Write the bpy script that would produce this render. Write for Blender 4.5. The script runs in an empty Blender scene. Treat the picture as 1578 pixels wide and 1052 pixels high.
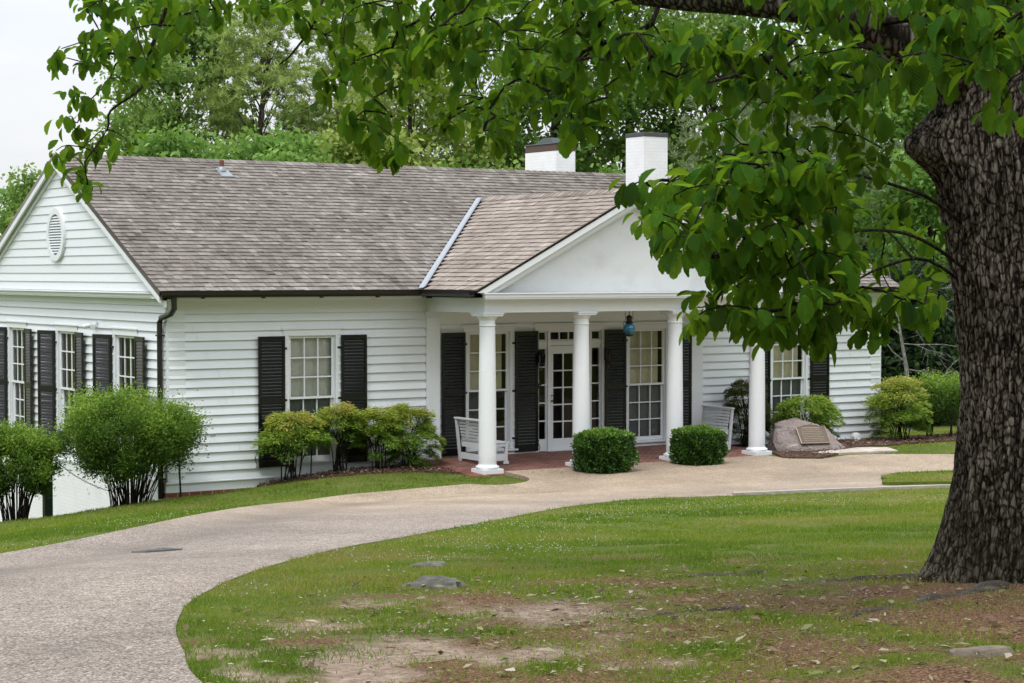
import bpy, math, random
import numpy as np
from mathutils import Vector, noise, Euler
from mathutils.geometry import delaunay_2d_cdt
random.seed(7); RNG=np.random.default_rng(7)
scene=bpy.context.scene
COL=scene.collection
# ------------------------------------------------------------------ camera
CAMP=np.array([-12.6947,-29.6699,3.3454]); YAW=0.582499; PITCH=-0.0356588
cam=bpy.data.cameras.new('camera'); camo=bpy.data.objects.new('camera',cam); COL.objects.link(camo)
camo.location=CAMP; camo.rotation_euler=(math.pi/2+PITCH,0,-YAW)
cam.sensor_width=36; cam.lens=67.23; cam.clip_start=.1; cam.clip_end=2000
scene.camera=camo
# ------------------------------------------------------------------ sky, sun, exposure
SUN_EL=math.radians(60); SUN_AZ=math.radians(238)     # clockwise from +Y
w=bpy.data.worlds.new('World'); scene.world=w; w.use_nodes=True
nt=w.node_tree; nt.nodes.clear()
def wn(t,**k):
    n=nt.nodes.new(t)
    for a,b in k.items(): setattr(n,a,b)
    return n
sky=wn('ShaderNodeTexSky',sky_type='NISHITA',sun_disc=False,sun_elevation=SUN_EL,sun_rotation=SUN_AZ,dust_density=3.0)
bg1=wn('ShaderNodeBackground'); bg1.inputs['Strength'].default_value=.12
nt.links.new(sky.outputs[0],bg1.inputs['Color'])
tc=wn('ShaderNodeTexCoord'); mp=wn('ShaderNodeMapping'); mp.inputs['Scale'].default_value=(1.6,1.6,5)
nz=wn('ShaderNodeTexNoise'); nz.inputs['Scale'].default_value=2.2; nz.inputs['Detail'].default_value=6
cr=wn('ShaderNodeValToRGB')
cr.color_ramp.elements[0].position=.3; cr.color_ramp.elements[0].color=(.70,.75,.82,1)
cr.color_ramp.elements[1].position=.65; cr.color_ramp.elements[1].color=(.92,.93,.94,1)
nt.links.new(tc.outputs['Generated'],mp.inputs[0]); nt.links.new(mp.outputs[0],nz.inputs['Vector']); nt.links.new(nz.outputs[0],cr.inputs[0])
bg2=wn('ShaderNodeBackground'); bg2.inputs['Strength'].default_value=1.0
sx=wn('ShaderNodeSeparateXYZ'); nt.links.new(tc.outputs['Generated'],sx.inputs[0])
mr=wn('ShaderNodeMapRange'); mr.inputs[1].default_value=.05; mr.inputs[2].default_value=.95; mr.inputs[3].default_value=.74; mr.inputs[4].default_value=1.95
nt.links.new(sx.outputs[2],mr.inputs[0]); nt.links.new(mr.outputs[0],bg2.inputs['Strength'])
nt.links.new(cr.outputs[0],bg2.inputs['Color'])
mx=wn('ShaderNodeMixShader'); mx.inputs[0].default_value=.92
wo=wn('ShaderNodeOutputWorld')
nt.links.new(bg1.outputs[0],mx.inputs[1]); nt.links.new(bg2.outputs[0],mx.inputs[2]); nt.links.new(mx.outputs[0],wo.inputs[0])
sun=bpy.data.lights.new('sun','SUN'); sun.energy=1.1; sun.angle=math.radians(14); sun.color=(1,.975,.94)
suno=bpy.data.objects.new('sun',sun); COL.objects.link(suno); suno.location=(-20,-20,40)
sd=Vector((math.sin(SUN_AZ)*math.cos(SUN_EL),math.cos(SUN_AZ)*math.cos(SUN_EL),math.sin(SUN_EL)))
suno.rotation_euler=sd.to_track_quat('Z','Y').to_euler()
scene.view_settings.view_transform='Standard'; scene.view_settings.look='None'
scene.view_settings.exposure=.5; scene.view_settings.gamma=1
scene.render.engine='CYCLES'
scene.cycles.max_bounces=7; scene.cycles.diffuse_bounces=2; scene.cycles.transparent_max_bounces=12
scene.cycles.use_denoising=True
# ------------------------------------------------------------------ helpers
def at(lat,d):
    c,s=math.cos(YAW),math.sin(YAW)
    return (CAMP[0]+lat*c+d*s, CAMP[1]-lat*s+d*c)
class MB:
    def __init__(s): s.v=[]; s.f=[]; s.c=[]; s.sm=[]
    def add(s,vs,fs,c=None,smooth=False):
        o=len(s.v); s.v+=[tuple(map(float,p)) for p in vs]
        c=random.random() if c is None else c
        for f in fs: s.f.append(tuple(i+o for i in f)); s.c.append(c); s.sm.append(smooth)
    def quad(s,a,b,c,d,col=None): s.add([a,b,c,d],[(0,1,2,3)],col)
    def box(s,x0,x1,y0,y1,z0,z1,c=None):
        x0,x1=sorted((x0,x1)); y0,y1=sorted((y0,y1)); z0,z1=sorted((z0,z1))
        s.add([(x0,y0,z0),(x1,y0,z0),(x1,y1,z0),(x0,y1,z0),(x0,y0,z1),(x1,y0,z1),(x1,y1,z1),(x0,y1,z1)],
              [(0,3,2,1),(4,5,6,7),(0,1,5,4),(1,2,6,5),(2,3,7,6),(3,0,4,7)],c)
    def hexa(s,p,c=None): # p: 4 bottom ccw, 4 top ccw
        s.add(p,[(0,3,2,1),(4,5,6,7),(0,1,5,4),(1,2,6,5),(2,3,7,6),(3,0,4,7)],c)
    def prism(s,poly,d,c=None): # poly list of 3d pts, extruded along vector d
        n=len(poly); d=Vector(d); a=[Vector(p) for p in poly]; b=[p+d for p in a]
        s.add(a+b,[tuple(range(n-1,-1,-1)),tuple(range(n,2*n))]+[(i,(i+1)%n,n+(i+1)%n,n+i) for i in range(n)],c)
    def tube(s,pts,rad,n=6,c=None,cap=True):
        pts=[Vector(p) for p in pts]
        if not hasattr(rad,'__len__'): rad=[rad]*len(pts)
        vs=[];fs=[];ref=Vector((.31,.17,1)).normalized()
        for i,p in enumerate(pts):
            t=(pts[min(i+1,len(pts)-1)]-pts[max(i-1,0)])
            t=t.normalized() if t.length>1e-9 else Vector((0,0,1))
            r=ref if abs(t.dot(ref))<.9 else Vector((1,0,0))
            a=t.cross(r).normalized(); b=t.cross(a)
            for k in range(n):
                q=2*math.pi*k/n; vs.append(p+(a*math.cos(q)+b*math.sin(q))*rad[i])
        for i in range(len(pts)-1):
            for k in range(n):
                k2=(k+1)%n; fs.append((i*n+k,(i+1)*n+k,(i+1)*n+k2,i*n+k2))
        if cap: fs.append(tuple(range(n))); fs.append(tuple(range(len(pts)*n-1,(len(pts)-1)*n-1,-1)))
        s.add(vs,fs,c,True)
    def lathe(s,prof,c0,n=32,c=None): # prof: list (r,z)
        vs=[];fs=[]
        for r,z in prof:
            for k in range(n):
                q=2*math.pi*k/n; vs.append((c0[0]+r*math.cos(q),c0[1]+r*math.sin(q),c0[2]+z))
        for i in range(len(prof)-1):
            for k in range(n):
                k2=(k+1)%n; fs.append((i*n+k,i*n+k2,(i+1)*n+k2,(i+1)*n+k))
        fs.append(tuple(range(n-1,-1,-1))); fs.append(tuple(range((len(prof)-1)*n,len(prof)*n)))
        s.add(vs,fs,c,True)
    def build(s,name,mat,parent=None,bevel=0):
        me=bpy.data.meshes.new(name)
        off=Vector((0,0,0)) if parent is None else wloc(parent)
        v=np.array(s.v,dtype=np.float64).reshape(-1,3)
        if parent is None: # origin at its own base
            lo=v.min(0); hi=v.max(0); off=Vector(((lo[0]+hi[0])/2,(lo[1]+hi[1])/2,lo[2]))
        v=v-np.array(off)
        me.from_pydata(v.tolist(),[],s.f)
        a=me.attributes.new('rnd','FLOAT','FACE'); a.data.foreach_set('value',np.array(s.c,dtype=np.float32))
        me.polygons.foreach_set('use_smooth',np.array(s.sm,dtype=bool))
        me.materials.append(mat); me.update()
        if any(s.sm):
            try: me.set_sharp_from_angle(angle=math.radians(42))
            except Exception: pass
        o=bpy.data.objects.new(name,me); COL.objects.link(o)
        if parent is None: o.location=off
        else: o.parent=parent
        if bevel:
            m=o.modifiers.new('bevel','BEVEL'); m.width=bevel; m.segments=2; m.limit_method='ANGLE'; m.angle_limit=math.radians(40)
        return o
def wloc(o):
    l=Vector((0,0,0))
    while o is not None: l=l+o.location; o=o.parent
    return l
def np_mesh(name,V,T,rnd,mat,parent=None,extra=None):
    me=bpy.data.meshes.new(name); V=np.asarray(V,dtype=np.float64); off=np.zeros(3)
    if parent is not None: off=np.array(wloc(parent))
    me.vertices.add(len(V)); me.vertices.foreach_set('co',(V-off).astype(np.float32).ravel())
    m=len(T); me.loops.add(3*m); me.loops.foreach_set('vertex_index',np.asarray(T,dtype=np.int32).ravel())
    me.polygons.add(m); me.polygons.foreach_set('loop_start',np.arange(0,3*m,3,dtype=np.int32))
    me.update(calc_edges=True)
    if rnd is not None:
        a=me.attributes.new('rnd','FLOAT','POINT'); a.data.foreach_set('value',np.asarray(rnd,dtype=np.float32))
    for k,val in (extra or {}).items():
        a=me.attributes.new(k,'FLOAT','POINT'); a.data.foreach_set('value',np.asarray(val,dtype=np.float32))
    me.materials.append(mat)
    o=bpy.data.objects.new(name,me); COL.objects.link(o)
    if parent is not None: o.parent=parent
    return o
def thing(name,label,cat,loc,group=None):
    o=bpy.data.objects.new(name,None); COL.objects.link(o); o.location=loc; o.empty_display_size=.3
    return tag(o,label,cat,group)
def tag(o,label,cat,group=None):
    o['label']=label; o['category']=cat
    if group: o['group']=group
    return o
def struct(o,kind='structure'): o['kind']=kind; return o
def nrm(a): return a/(np.linalg.norm(a,axis=-1,keepdims=True)+1e-9)
DIAMOND=(np.array([(0,0,0),(.5,.45,.06),(0,1,0),(-.5,.45,.06)]),np.array([(0,1,2),(0,2,3)]))
NEEDLE=(np.array([(-.5,0,0),(.5,0,0),(0,1,0)]),np.array([(0,1,2)]))
def _oakleaf():
    st=[(0,.03,0),(.10,.18,.05),(.22,.32,.09),(.33,.41,.12),(.44,.48,.14),(.55,.51,.15),(.66,.48,.14),(.76,.41,.12),(.85,.31,.09),(.93,.18,.04)]
    v=[];t=[]
    for i,(y,x,z) in enumerate(st):
        droop=-.22*y*y
        sj=.03 if i%2 else -.03
        v+=[(-x-sj,y,z+droop),(0,y,droop),(x+sj,y,z+droop)]
    v.append((0,1.0,-.17)); n=len(v)-1
    for i in range(len(st)-1):
        a=3*i;b=a+3
        for q in ((a,a+1,b+1,b),(a+1,a+2,b+2,b+1)): t+=[(q[0],q[1],q[2]),(q[0],q[2],q[3])]
    a=3*(len(st)-1); t+=[(a,a+1,n),(a+1,a+2,n)]
    return np.array(v,dtype=float),np.array(t)
OAKLEAF=_oakleaf()
def leaves(name,pos,dirs,nor,L,Wd,mat,parent=None,tmpl=DIAMOND,rnd=None):
    tv,tt=tmpl; N=len(pos); k=len(tv)
    d=nrm(dirs); s=nrm(np.cross(d,nor)); n=np.cross(s,d)
    L=np.broadcast_to(np.asarray(L,float),(N,)); Wd=np.broadcast_to(np.asarray(Wd,float),(N,))
    V=pos[:,None]+s[:,None]*(tv[None,:,0,None]*Wd[:,None,None])+d[:,None]*(tv[None,:,1,None]*L[:,None,None])+n[:,None]*(tv[None,:,2,None]*L[:,None,None])
    T=(tt[None]+(np.arange(N)*k)[:,None,None]).reshape(-1,3)
    if rnd is None: rnd=RNG.random(N)
    ex=dict(lx=np.tile(tv[:,0],N),ly=np.tile(tv[:,1],N)) if tmpl is OAKLEAF else None
    return np_mesh(name,V.reshape(-1,3),T,np.repeat(rnd,k),mat,parent,ex)
def rvec(n): return nrm(RNG.normal(size=(n,3)))
def inpoly(x,y,P):
    x=np.asarray(x);y=np.asarray(y);c=np.zeros(x.shape,bool)
    for i in range(len(P)):
        x1,y1=P[i];x2,y2=P[i-1]
        if y1==y2: continue
        c^=((y1>y)!=(y2>y))&(x<(x2-x1)*(y-y1)/(y2-y1)+x1)
    return c
# ------------------------------------------------------------------ materials
def mat(name):
    m=bpy.data.materials.new(name); m.use_nodes=True; n=m.node_tree; n.nodes.clear()
    out=n.nodes.new('ShaderNodeOutputMaterial')
    def N(t,ins=None,**k):
        x=n.nodes.new(t)
        for a,b in k.items(): setattr(x,a,b)
        for a,b in (ins or {}).items():
            if isinstance(b,bpy.types.NodeSocket): n.links.new(b,x.inputs[a])
            else: x.inputs[a].default_value=b
        return x
    return m,N,out,n
def c4(c): return (c[0],c[1],c[2],1)
def ramp(N,fac,stops):
    r=N('ShaderNodeValToRGB',{0:fac}); e=r.color_ramp.elements
    while len(e)<len(stops): e.new(.5)
    for el,(p,c) in zip(e,stops): el.position=p; el.color=c4(c)
    return r.outputs[0]
def paint(name,col,rough=.5,var=.06,scale=6,bump=.0,bscale=40,spec=.4,dirt=None,metal=0):
    m,N,out,n=mat(name)
    tc=N('ShaderNodeTexCoord')
    nz=N('ShaderNodeTexNoise',{'Vector':tc.outputs['Object'],'Scale':scale,'Detail':6,'Roughness':.65})
    at_=N('ShaderNodeAttribute',attribute_name='rnd')
    sm=N('ShaderNodeMath',{0:nz.outputs[0],1:at_.outputs['Fac']},operation='ADD')
    sm2=N('ShaderNodeMath',{0:sm.outputs[0],1:.5},operation='MULTIPLY')
    lo=tuple(x*(1-var) for x in col); hi=tuple(min(1,x*(1+var*.6)) for x in col)
    cc=ramp(N,sm2.outputs[0],[(.3,lo),(.7,hi)])
    if dirt:
        mp=N('ShaderNodeMapping',{'Vector':tc.outputs['Object'],'Scale':dirt[3] if len(dirt)>3 else (3,3,.5)})
        n2=N('ShaderNodeTexNoise',{'Vector':mp.outputs[0],'Scale':1.5,'Detail':8,'Roughness':.7})
        f=N('ShaderNodeMapRange',{0:n2.outputs[0],1:dirt[1],2:dirt[2],3:0.,4:.32})
        mxx=N('ShaderNodeMix',{0:f.outputs[0],6:cc,7:c4(dirt[0])},data_type='RGBA'); cc=mxx.outputs[2]
    p=N('ShaderNodeBsdfPrincipled',{'Base Color':cc,'Roughness':rough,'Specular IOR Level':spec,'Metallic':metal})
    if bump:
        b=N('ShaderNodeTexNoise',{'Vector':tc.outputs['Object'],'Scale':bscale,'Detail':5})
        bb=N('ShaderNodeBump',{'Strength':bump,'Distance':.01,'Height':b.outputs[0]}); n.links.new(bb.outputs[0],p.inputs['Normal'])
    n.links.new(p.outputs[0],out.inputs[0]); return m
def leafmat(name,stops,trans=.35,rough=.5,tcol=None,spec=.3,scale=None):
    m,N,out,n=mat(name)
    a=N('ShaderNodeAttribute',attribute_name='rnd')
    fac=a.outputs['Fac']
    cc=ramp(N,fac,stops)
    p=N('ShaderNodeBsdfPrincipled',{'Base Color':cc,'Roughness':rough,'Specular IOR Level':spec})
    hs=N('ShaderNodeMix',{0:.6,6:cc,7:c4(tcol or (.25,.42,.03))},data_type='RGBA')
    t=N('ShaderNodeBsdfTranslucent',{0:hs.outputs[2]})
    mx=N('ShaderNodeMixShader',{0:trans,1:p.outputs[0],2:t.outputs[0]})
    n.links.new(mx.outputs[0],out.inputs[0]); return m
WHITE=paint('white_paint',(.785,.82,.86),.45,.05,3,.12,25,dirt=((.60,.61,.57),.56,.9,(2,2,1.2)))
TRIM=paint('white_trim',(.795,.825,.86),.42,.03,4,.05,30)
STUCCO=paint('white_stucco',(.775,.795,.82),.6,.05,2,.25,60,dirt=((.45,.45,.45),.48,.72,(1.3,1.3,1.6)))
BRICKW=None
BLACK=paint('black_shutter_paint',(.005,.0055,.006),.26,.3,8,0,60,spec=.45)
GUT=paint('dark_brown_metal',(.018,.015,.013),.35,.4,10,0,spec=.5)
IRON=paint('black_iron',(.012,.012,.012),.5,.3,10,.1)
GREENP=paint('dark_green_paint',(.010,.026,.018),.45,.3,8,.05)
DARKIN=paint('dark_interior',(.10,.09,.07),.8,.2)
BRASS=paint('aged_brass',(.25,.17,.06),.35,.25,20,metal=.8)
METAL=paint('galvanised_metal',(.30,.325,.36),.42,.18,9,.1,30,metal=.35)
CAPM=paint('dark_slate_cap',(.075,.075,.085),.6,.3,10,.2)
BROWNC=paint('brown_brick_cap',(.09,.055,.045),.7,.3,20,.3)
RUST=paint('rusty_pipe',(.22,.07,.04),.6,.3,20)
BENCH=paint('white_bench_paint',(.64,.66,.69),.5,.08,10,.1)
def curtain_mat(name,col):
    m,N,out,n=mat(name); tc=N('ShaderNodeTexCoord')
    w_=N('ShaderNodeTexNoise',{'Vector':tc.outputs['Object'],'Scale':9,'Detail':3})
    cc=ramp(N,w_.outputs[0],[(.3,tuple(.88*x for x in col)),(.7,col)])
    d=N('ShaderNodeBsdfDiffuse',{0:cc}); t=N('ShaderNodeBsdfTranslucent',{0:cc})
    mx=N('ShaderNodeMixShader',{0:.08,1:d.outputs[0],2:t.outputs[0]}); n.links.new(mx.outputs[0],out.inputs[0]); return m
CURT=curtain_mat('cream_curtain',(.88,.82,.60)); SHEER=curtain_mat('pale_curtain',(.90,.90,.85)); GREYC=curtain_mat('grey_sheer',(.24,.255,.26))
def glass_mat(name,tint,fmul=.9):
    m,N,out,n=mat(name)
    g=N('ShaderNodeBsdfGlossy',{'Roughness':.02}); t=N('ShaderNodeBsdfTransparent',{0:c4(tint)})
    fr=N('ShaderNodeFresnel',{'IOR':1.45}); mm=N('ShaderNodeMath',{0:fr.outputs[0],1:fmul},operation='MULTIPLY')
    mx=N('ShaderNodeMixShader',{0:mm.outputs[0],1:t.outputs[0],2:g.outputs[0]}); n.links.new(mx.outputs[0],out.inputs[0]); return m
GLASS=glass_mat('window_glass',(.88,.9,.88))
m,N,out,n=mat('blue_lantern_glass')
p=N('ShaderNodeBsdfPrincipled',{'Base Color':(.01,.16,.26,1),'Roughness':.12,'Specular IOR Level':.7,'Coat Weight':.5})
n.links.new(p.outputs[0],out.inputs[0]); BLUEG=m
def shingle_mat(name,stops):
    m,N,out,n=mat(name); tc=N('ShaderNodeTexCoord')
    a=N('ShaderNodeAttribute',attribute_name='rnd')
    nz=N('ShaderNodeTexNoise',{'Vector':tc.outputs['Object'],'Scale':.9,'Detail':5,'Roughness':.6})
    n2=N('ShaderNodeTexNoise',{'Vector':tc.outputs['Object'],'Scale':22,'Detail':4})
    x=N('ShaderNodeMath',{0:nz.outputs[0],1:.9,2:-.45},operation='MULTIPLY_ADD')
    a5=N('ShaderNodeMath',{0:a.outputs['Fac'],1:.66,2:.17},operation='MULTIPLY_ADD'); y=N('ShaderNodeMath',{0:a5.outputs[0],1:x.outputs[0]},operation='ADD')
    y2=N('ShaderNodeMath',{0:n2.outputs[0],1:.35,2:-.17},operation='MULTIPLY_ADD')
    z=N('ShaderNodeMath',{0:y.outputs[0],1:y2.outputs[0]},operation='ADD')
    cc=ramp(N,z.outputs[0],stops)
    p=N('ShaderNodeBsdfPrincipled',{'Base Color':cc,'Roughness':.85,'Specular IOR Level':.2})
    bb=N('ShaderNodeBump',{'Strength':.4,'Distance':.01,'Height':n2.outputs[0]}); n.links.new(bb.outputs[0],p.inputs['Normal'])
    n.links.new(p.outputs[0],out.inputs[0]); return m
SHING=shingle_mat('weathered_shingle',[(.0,(.074,.065,.058)),(.3,(.14,.123,.11)),(.55,(.195,.172,.155)),(.8,(.265,.24,.22)),(1,(.355,.33,.305))])
SHING2=shingle_mat('porch_shingle',[(.0,(.12,.098,.084)),(.3,(.215,.178,.153)),(.55,(.28,.236,.206)),(.8,(.345,.30,.268)),(1,(.44,.395,.36))])  # lighter, warmer shingle colours for the porch roof
def brick_mat(name,c1,c2,mortar,w,h,mort=.012,bump=.4,rough=.8,axes='XZ',rot=0,lo=.78,hi=1.15):
    m,N,out,n=mat(name); tc=N('ShaderNodeTexCoord')
    s=N('ShaderNodeSeparateXYZ',{0:tc.outputs['Object']})
    if axes=='SUM':
        ad=N('ShaderNodeMath',{0:s.outputs[0],1:s.outputs[1]},operation='ADD'); cb=N('ShaderNodeCombineXYZ',{0:ad.outputs[0],1:s.outputs[2]})
    else:
        cb=N('ShaderNodeCombineXYZ',{0:s.outputs['XYZ'.index(axes[0])],1:s.outputs['XYZ'.index(axes[1])]})
    mp=N('ShaderNodeMapping',{'Vector':cb.outputs[0],'Rotation':(0,0,rot)})
    b=N('ShaderNodeTexBrick',{'Vector':mp.outputs[0],'Color1':c4(c1),'Color2':c4(c2),'Mortar':c4(mortar),'Scale':1,'Mortar Size':mort,'Brick Width':w,'Row Height':h,'Mortar Smooth':.3})
    nz=N('ShaderNodeTexNoise',{'Vector':tc.outputs['Object'],'Scale':3.5,'Detail':8})
    v=N('ShaderNodeMapRange',{0:nz.outputs[0],1:.3,2:.7,3:lo,4:hi})
    mm=N('ShaderNodeMix',{0:1.,6:b.outputs[0],7:v.outputs[0]},data_type='RGBA',blend_type='MULTIPLY')
    p=N('ShaderNodeBsdfPrincipled',{'Base Color':mm.outputs[2],'Roughness':rough,'Specular IOR Level':.25})
    bb=N('ShaderNodeBump',{'Strength':bump,'Distance':.008,'Height':b.outputs[1]},invert=True); n.links.new(bb.outputs[0],p.inputs['Normal'])
    n.links.new(p.outputs[0],out.inputs[0]); return m
BRICKW=brick_mat('white_painted_brick',(.84,.85,.865),(.87,.88,.89),(.80,.81,.83),.21,.07,.008,.25,.6,'SUM',0,.95,1.03)
BRICKR=brick_mat('red_brick',(.20,.062,.04),(.27,.095,.06),(.32,.27,.23),.21,.1,.012,.5,.85,'SUM')
PAVER=brick_mat('red_brick_paving',(.12,.042,.034),(.25,.10,.075),(.24,.17,.14),.2,.1,.011,.5,.75,'XY',math.radians(45))
def bark_mat(name,c0,c1,c2,sx=9,moss=0,ridge=0):
    m,N,out,n=mat(name); tc=N('ShaderNodeTexCoord')
    mp=N('ShaderNodeMapping',{'Vector':tc.outputs['Object'],'Scale':(sx,sx,sx*.15)})
    d=N('ShaderNodeTexNoise',{'Vector':mp.outputs[0],'Scale':1.4,'Detail':4})
    ad=N('ShaderNodeVectorMath',{0:mp.outputs[0],1:d.outputs['Color']},operation='ADD')
    v=N('ShaderNodeTexVoronoi',{'Vector':ad.outputs[0],'Scale':1.3},feature='DISTANCE_TO_EDGE')
    v2=N('ShaderNodeTexNoise',{'Vector':mp.outputs[0],'Scale':3.5,'Detail':8,'Roughness':.7})
    f=N('ShaderNodeMath',{0:v.outputs['Distance'],1:1.5},operation='MULTIPLY')
    g=N('ShaderNodeMath',{0:f.outputs[0],1:v2.outputs[0]},operation='MULTIPLY')
    cc=ramp(N,g.outputs[0],[(.03,c0),(.12,c1),(.34,c2)])
    if ridge:
        ra=N('ShaderNodeAttribute',attribute_name='ridge')
        mf=N('ShaderNodeMapping',{'Vector':tc.outputs['Object'],'Scale':(44,44,7.5)}); n_a=N('ShaderNodeTexNoise',{'Vector':mf.outputs[0],'Scale':1.,'Detail':5,'Roughness':.68,'Distortion':.5})
        mf2=N('ShaderNodeMapping',{'Vector':tc.outputs['Object'],'Scale':(26,26,15)}); vc=N('ShaderNodeTexVoronoi',{'Vector':mf2.outputs[0],'Scale':1.},feature='DISTANCE_TO_EDGE')
        vk=N('ShaderNodeMapRange',{0:vc.outputs['Distance'],1:.0,2:.16,3:-.16,4:.05}); nf=N('ShaderNodeMath',{0:n_a.outputs[0],1:vk.outputs[0]},operation='ADD')
        q0=N('ShaderNodeMath',{0:nf.outputs[0],1:2.6,2:-1.3},operation='MULTIPLY_ADD'); qr=N('ShaderNodeMath',{0:ra.outputs['Fac'],1:.5,2:.32},operation='MULTIPLY_ADD'); q1=N('ShaderNodeMath',{0:qr.outputs[0],1:q0.outputs[0]},operation='ADD')
        f=nf
        big=N('ShaderNodeTexNoise',{'Vector':tc.outputs['Object'],'Scale':1.7,'Detail':4}); b2=N('ShaderNodeMapRange',{0:big.outputs[0],1:.35,2:.65,3:.6,4:1.25})
        cq=ramp(N,q1.outputs[0],[(.22,c0),(.5,c1),(.72,(.145,.12,.10)),(1.,c2)])
        mz=N('ShaderNodeMix',{0:1.,6:cq,7:b2.outputs[0]},data_type='RGBA',blend_type='MULTIPLY'); cc=mz.outputs[2]
    if moss:
        s=N('ShaderNodeSeparateXYZ',{0:tc.outputs['Object']})
        mr=N('ShaderNodeMapRange',{0:s.outputs[2],1:.15,2:.75,3:.75,4:0.})
        n4=N('ShaderNodeTexNoise',{'Vector':tc.outputs['Object'],'Scale':5,'Detail':5})
        q=N('ShaderNodeMath',{0:mr.outputs[0],1:n4.outputs[0]},operation='MULTIPLY')
        mxx=N('ShaderNodeMix',{0:q.outputs[0],6:cc,7:(.035,.035,.012,1)},data_type='RGBA'); cc=mxx.outputs[2]
    p=N('ShaderNodeBsdfPrincipled',{'Base Color':cc,'Roughness':.9,'Specular IOR Level':.15})
    hh=N('ShaderNodeMath',{0:f.outputs[0],1:v2.outputs[0]},operation='ADD')
    bb=N('ShaderNodeBump',{'Strength':.9,'Distance':.03,'Height':hh.outputs[0]}); n.links.new(bb.outputs[0],p.inputs['Normal'])
    n.links.new(p.outputs[0],out.inputs[0]); return m
BARK=bark_mat('oak_bark',(.018,.014,.011),(.115,.095,.078),(.34,.31,.275),17,1)
BARKT=bark_mat('oak_trunk_bark',(.014,.010,.008),(.068,.053,.042),(.31,.275,.235),17,1,1)
BARK2=bark_mat('tree_bark',(.03,.025,.02),(.09,.075,.06),(.15,.13,.11),6)
STEM=bark_mat('stem_bark',(.015,.012,.01),(.04,.032,.025),(.07,.06,.045),20)
PALEB=bark_mat('dead_wood',(.16,.15,.14),(.28,.27,.25),(.4,.39,.37),12)
def rock_mat(name,stops,scale=4,bump=.6):
    m,N,out,n=mat(name); tc=N('ShaderNodeTexCoord')
    mp=N('ShaderNodeMapping',{'Vector':tc.outputs['Object'],'Rotation':(.4,.7,.3),'Scale':(1,1,2.6)})
    a=N('ShaderNodeTexNoise',{'Vector':mp.outputs[0],'Scale':scale,'Detail':9,'Roughness':.68,'Distortion':.6})
    cc=ramp(N,a.outputs[0],stops)
    p=N('ShaderNodeBsdfPrincipled',{'Base Color':cc,'Roughness':.85,'Specular IOR Level':.25})
    b=N('ShaderNodeTexNoise',{'Vector':tc.outputs['Object'],'Scale':scale*5,'Detail':8})
    bb=N('ShaderNodeBump',{'Strength':bump,'Distance':.02,'Height':b.outputs[0]}); n.links.new(bb.outputs[0],p.inputs['Normal'])
    n.links.new(p.outputs[0],out.inputs[0]); return m
BOULD=rock_mat('boulder_stone',[(.3,(.07,.052,.048)),(.4,(.165,.125,.115)),(.5,(.27,.235,.225)),(.56,(.22,.155,.14)),(.64,(.36,.335,.32)),(.72,(.46,.44,.42))],3.2,1.)
GREYR=rock_mat('grey_stone',[(.3,(.05,.047,.04)),(.5,(.12,.115,.10)),(.7,(.24,.23,.21))],6)
PALER=rock_mat('pale_flagstone',[(.3,(.36,.29,.24)),(.55,(.52,.46,.41)),(.7,(.62,.58,.55))],3,.3)
WSTONE=rock_mat('white_stone',[(.3,(.45,.45,.46)),(.6,(.68,.68,.70))],5,.3)
ROOTM=rock_mat('root_bark',[(.3,(.02,.016,.013)),(.5,(.065,.052,.042)),(.68,(.15,.13,.11))],9,.8)
PLAQ=paint('bronze_plaque',(.15,.115,.085),.5,.15,30,.2,60,metal=.35)
PLAQE=paint('bronze_edge',(.33,.26,.19),.4,.1,30,metal=.3)

# ------------------------------------------------------------------ terrain
T=[(0,-.5,-.35),(1.2,-.5,-.29),(2.5,-.5,-.15),(3.6,-.5,-.115),(5,-.5,-.11),(4.6,-2.4,-.13),(2.5,-2.2,-.1),(7,-2.6,-.13),(9.5,-2.6,-.12),(11.5,-2.6,-.10),(13.5,-.3,-.12),(16,-.3,-.2),(20,-1,-.12),(14,-3.5,-.06),(22,4,-.5),(17,6,-.6),
(-1.0,-.8,-.35),(-2.2,-.6,-.50),(-3.8,0,-.66),(-.2,1.6,-.85),(-.2,4.5,-1.35),(-.2,8,-1.9),(-4,4,-1.7),(-9,-2,-1.4),(-14,-8,-.4),
(8,12,-1.4),(0,14,-2.2),(20,14,-1.0),(8,30,-1.5),(-20,12,-3),(30,0,-.2),(34,20,-1),(-30,-5,-2.5),(-25,-25,0.6),
(17,-9,.1),(24,-12,.4),(12,-20,1.1),(5,-30,1.8),(20,-30,1.6),(-12,-40,2.0),(10,-45,2.2),(-25,-40,1.6),(30,-40,2)]
for lat,d,z in [(0,0,1.75),(-1,4,1.72),(1,8,1.65),(-1.4,8,1.62),(2.8,11,1.56),(1,11,1.46),(-1.6,12,1.36),(-3.4,13.5,1.2),(0,14,1.2),(3,15,1.15),(-3,17,.86),(0,18,.85),(3.5,19,.8),(-3.5,22,.48),(-1,22,.5),(3,23,.48),(6,24,.45),(-4.5,26,.08),(-1,26,.18),(3,27,.14),(6,28,.2),(-5,29,-.25),(-2,29.5,-.08),(8,30,.05),(-6,22,.3),(-7,14,.8)]:
    x,y=at(lat,d); T.append((x,y,z))
T=np.array(T)
def _phi(r): return np.where(r>1e-9, r*r*np.log(r+1e-12),0.)
def fit(lam=.15):
    P=T[:,:2]/10;n=len(P)
    K=_phi(np.linalg.norm(P[:,None]-P[None],axis=2))+lam*.01*np.eye(n)
    A=np.zeros((n+3,n+3));A[:n,:n]=K;A[:n,n]=1;A[:n,n+1:]=P;A[n,:n]=1;A[n+1:,:n]=P.T
    return np.linalg.solve(A,np.concatenate([T[:,2],[0,0,0]]))
W=fit()
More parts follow.
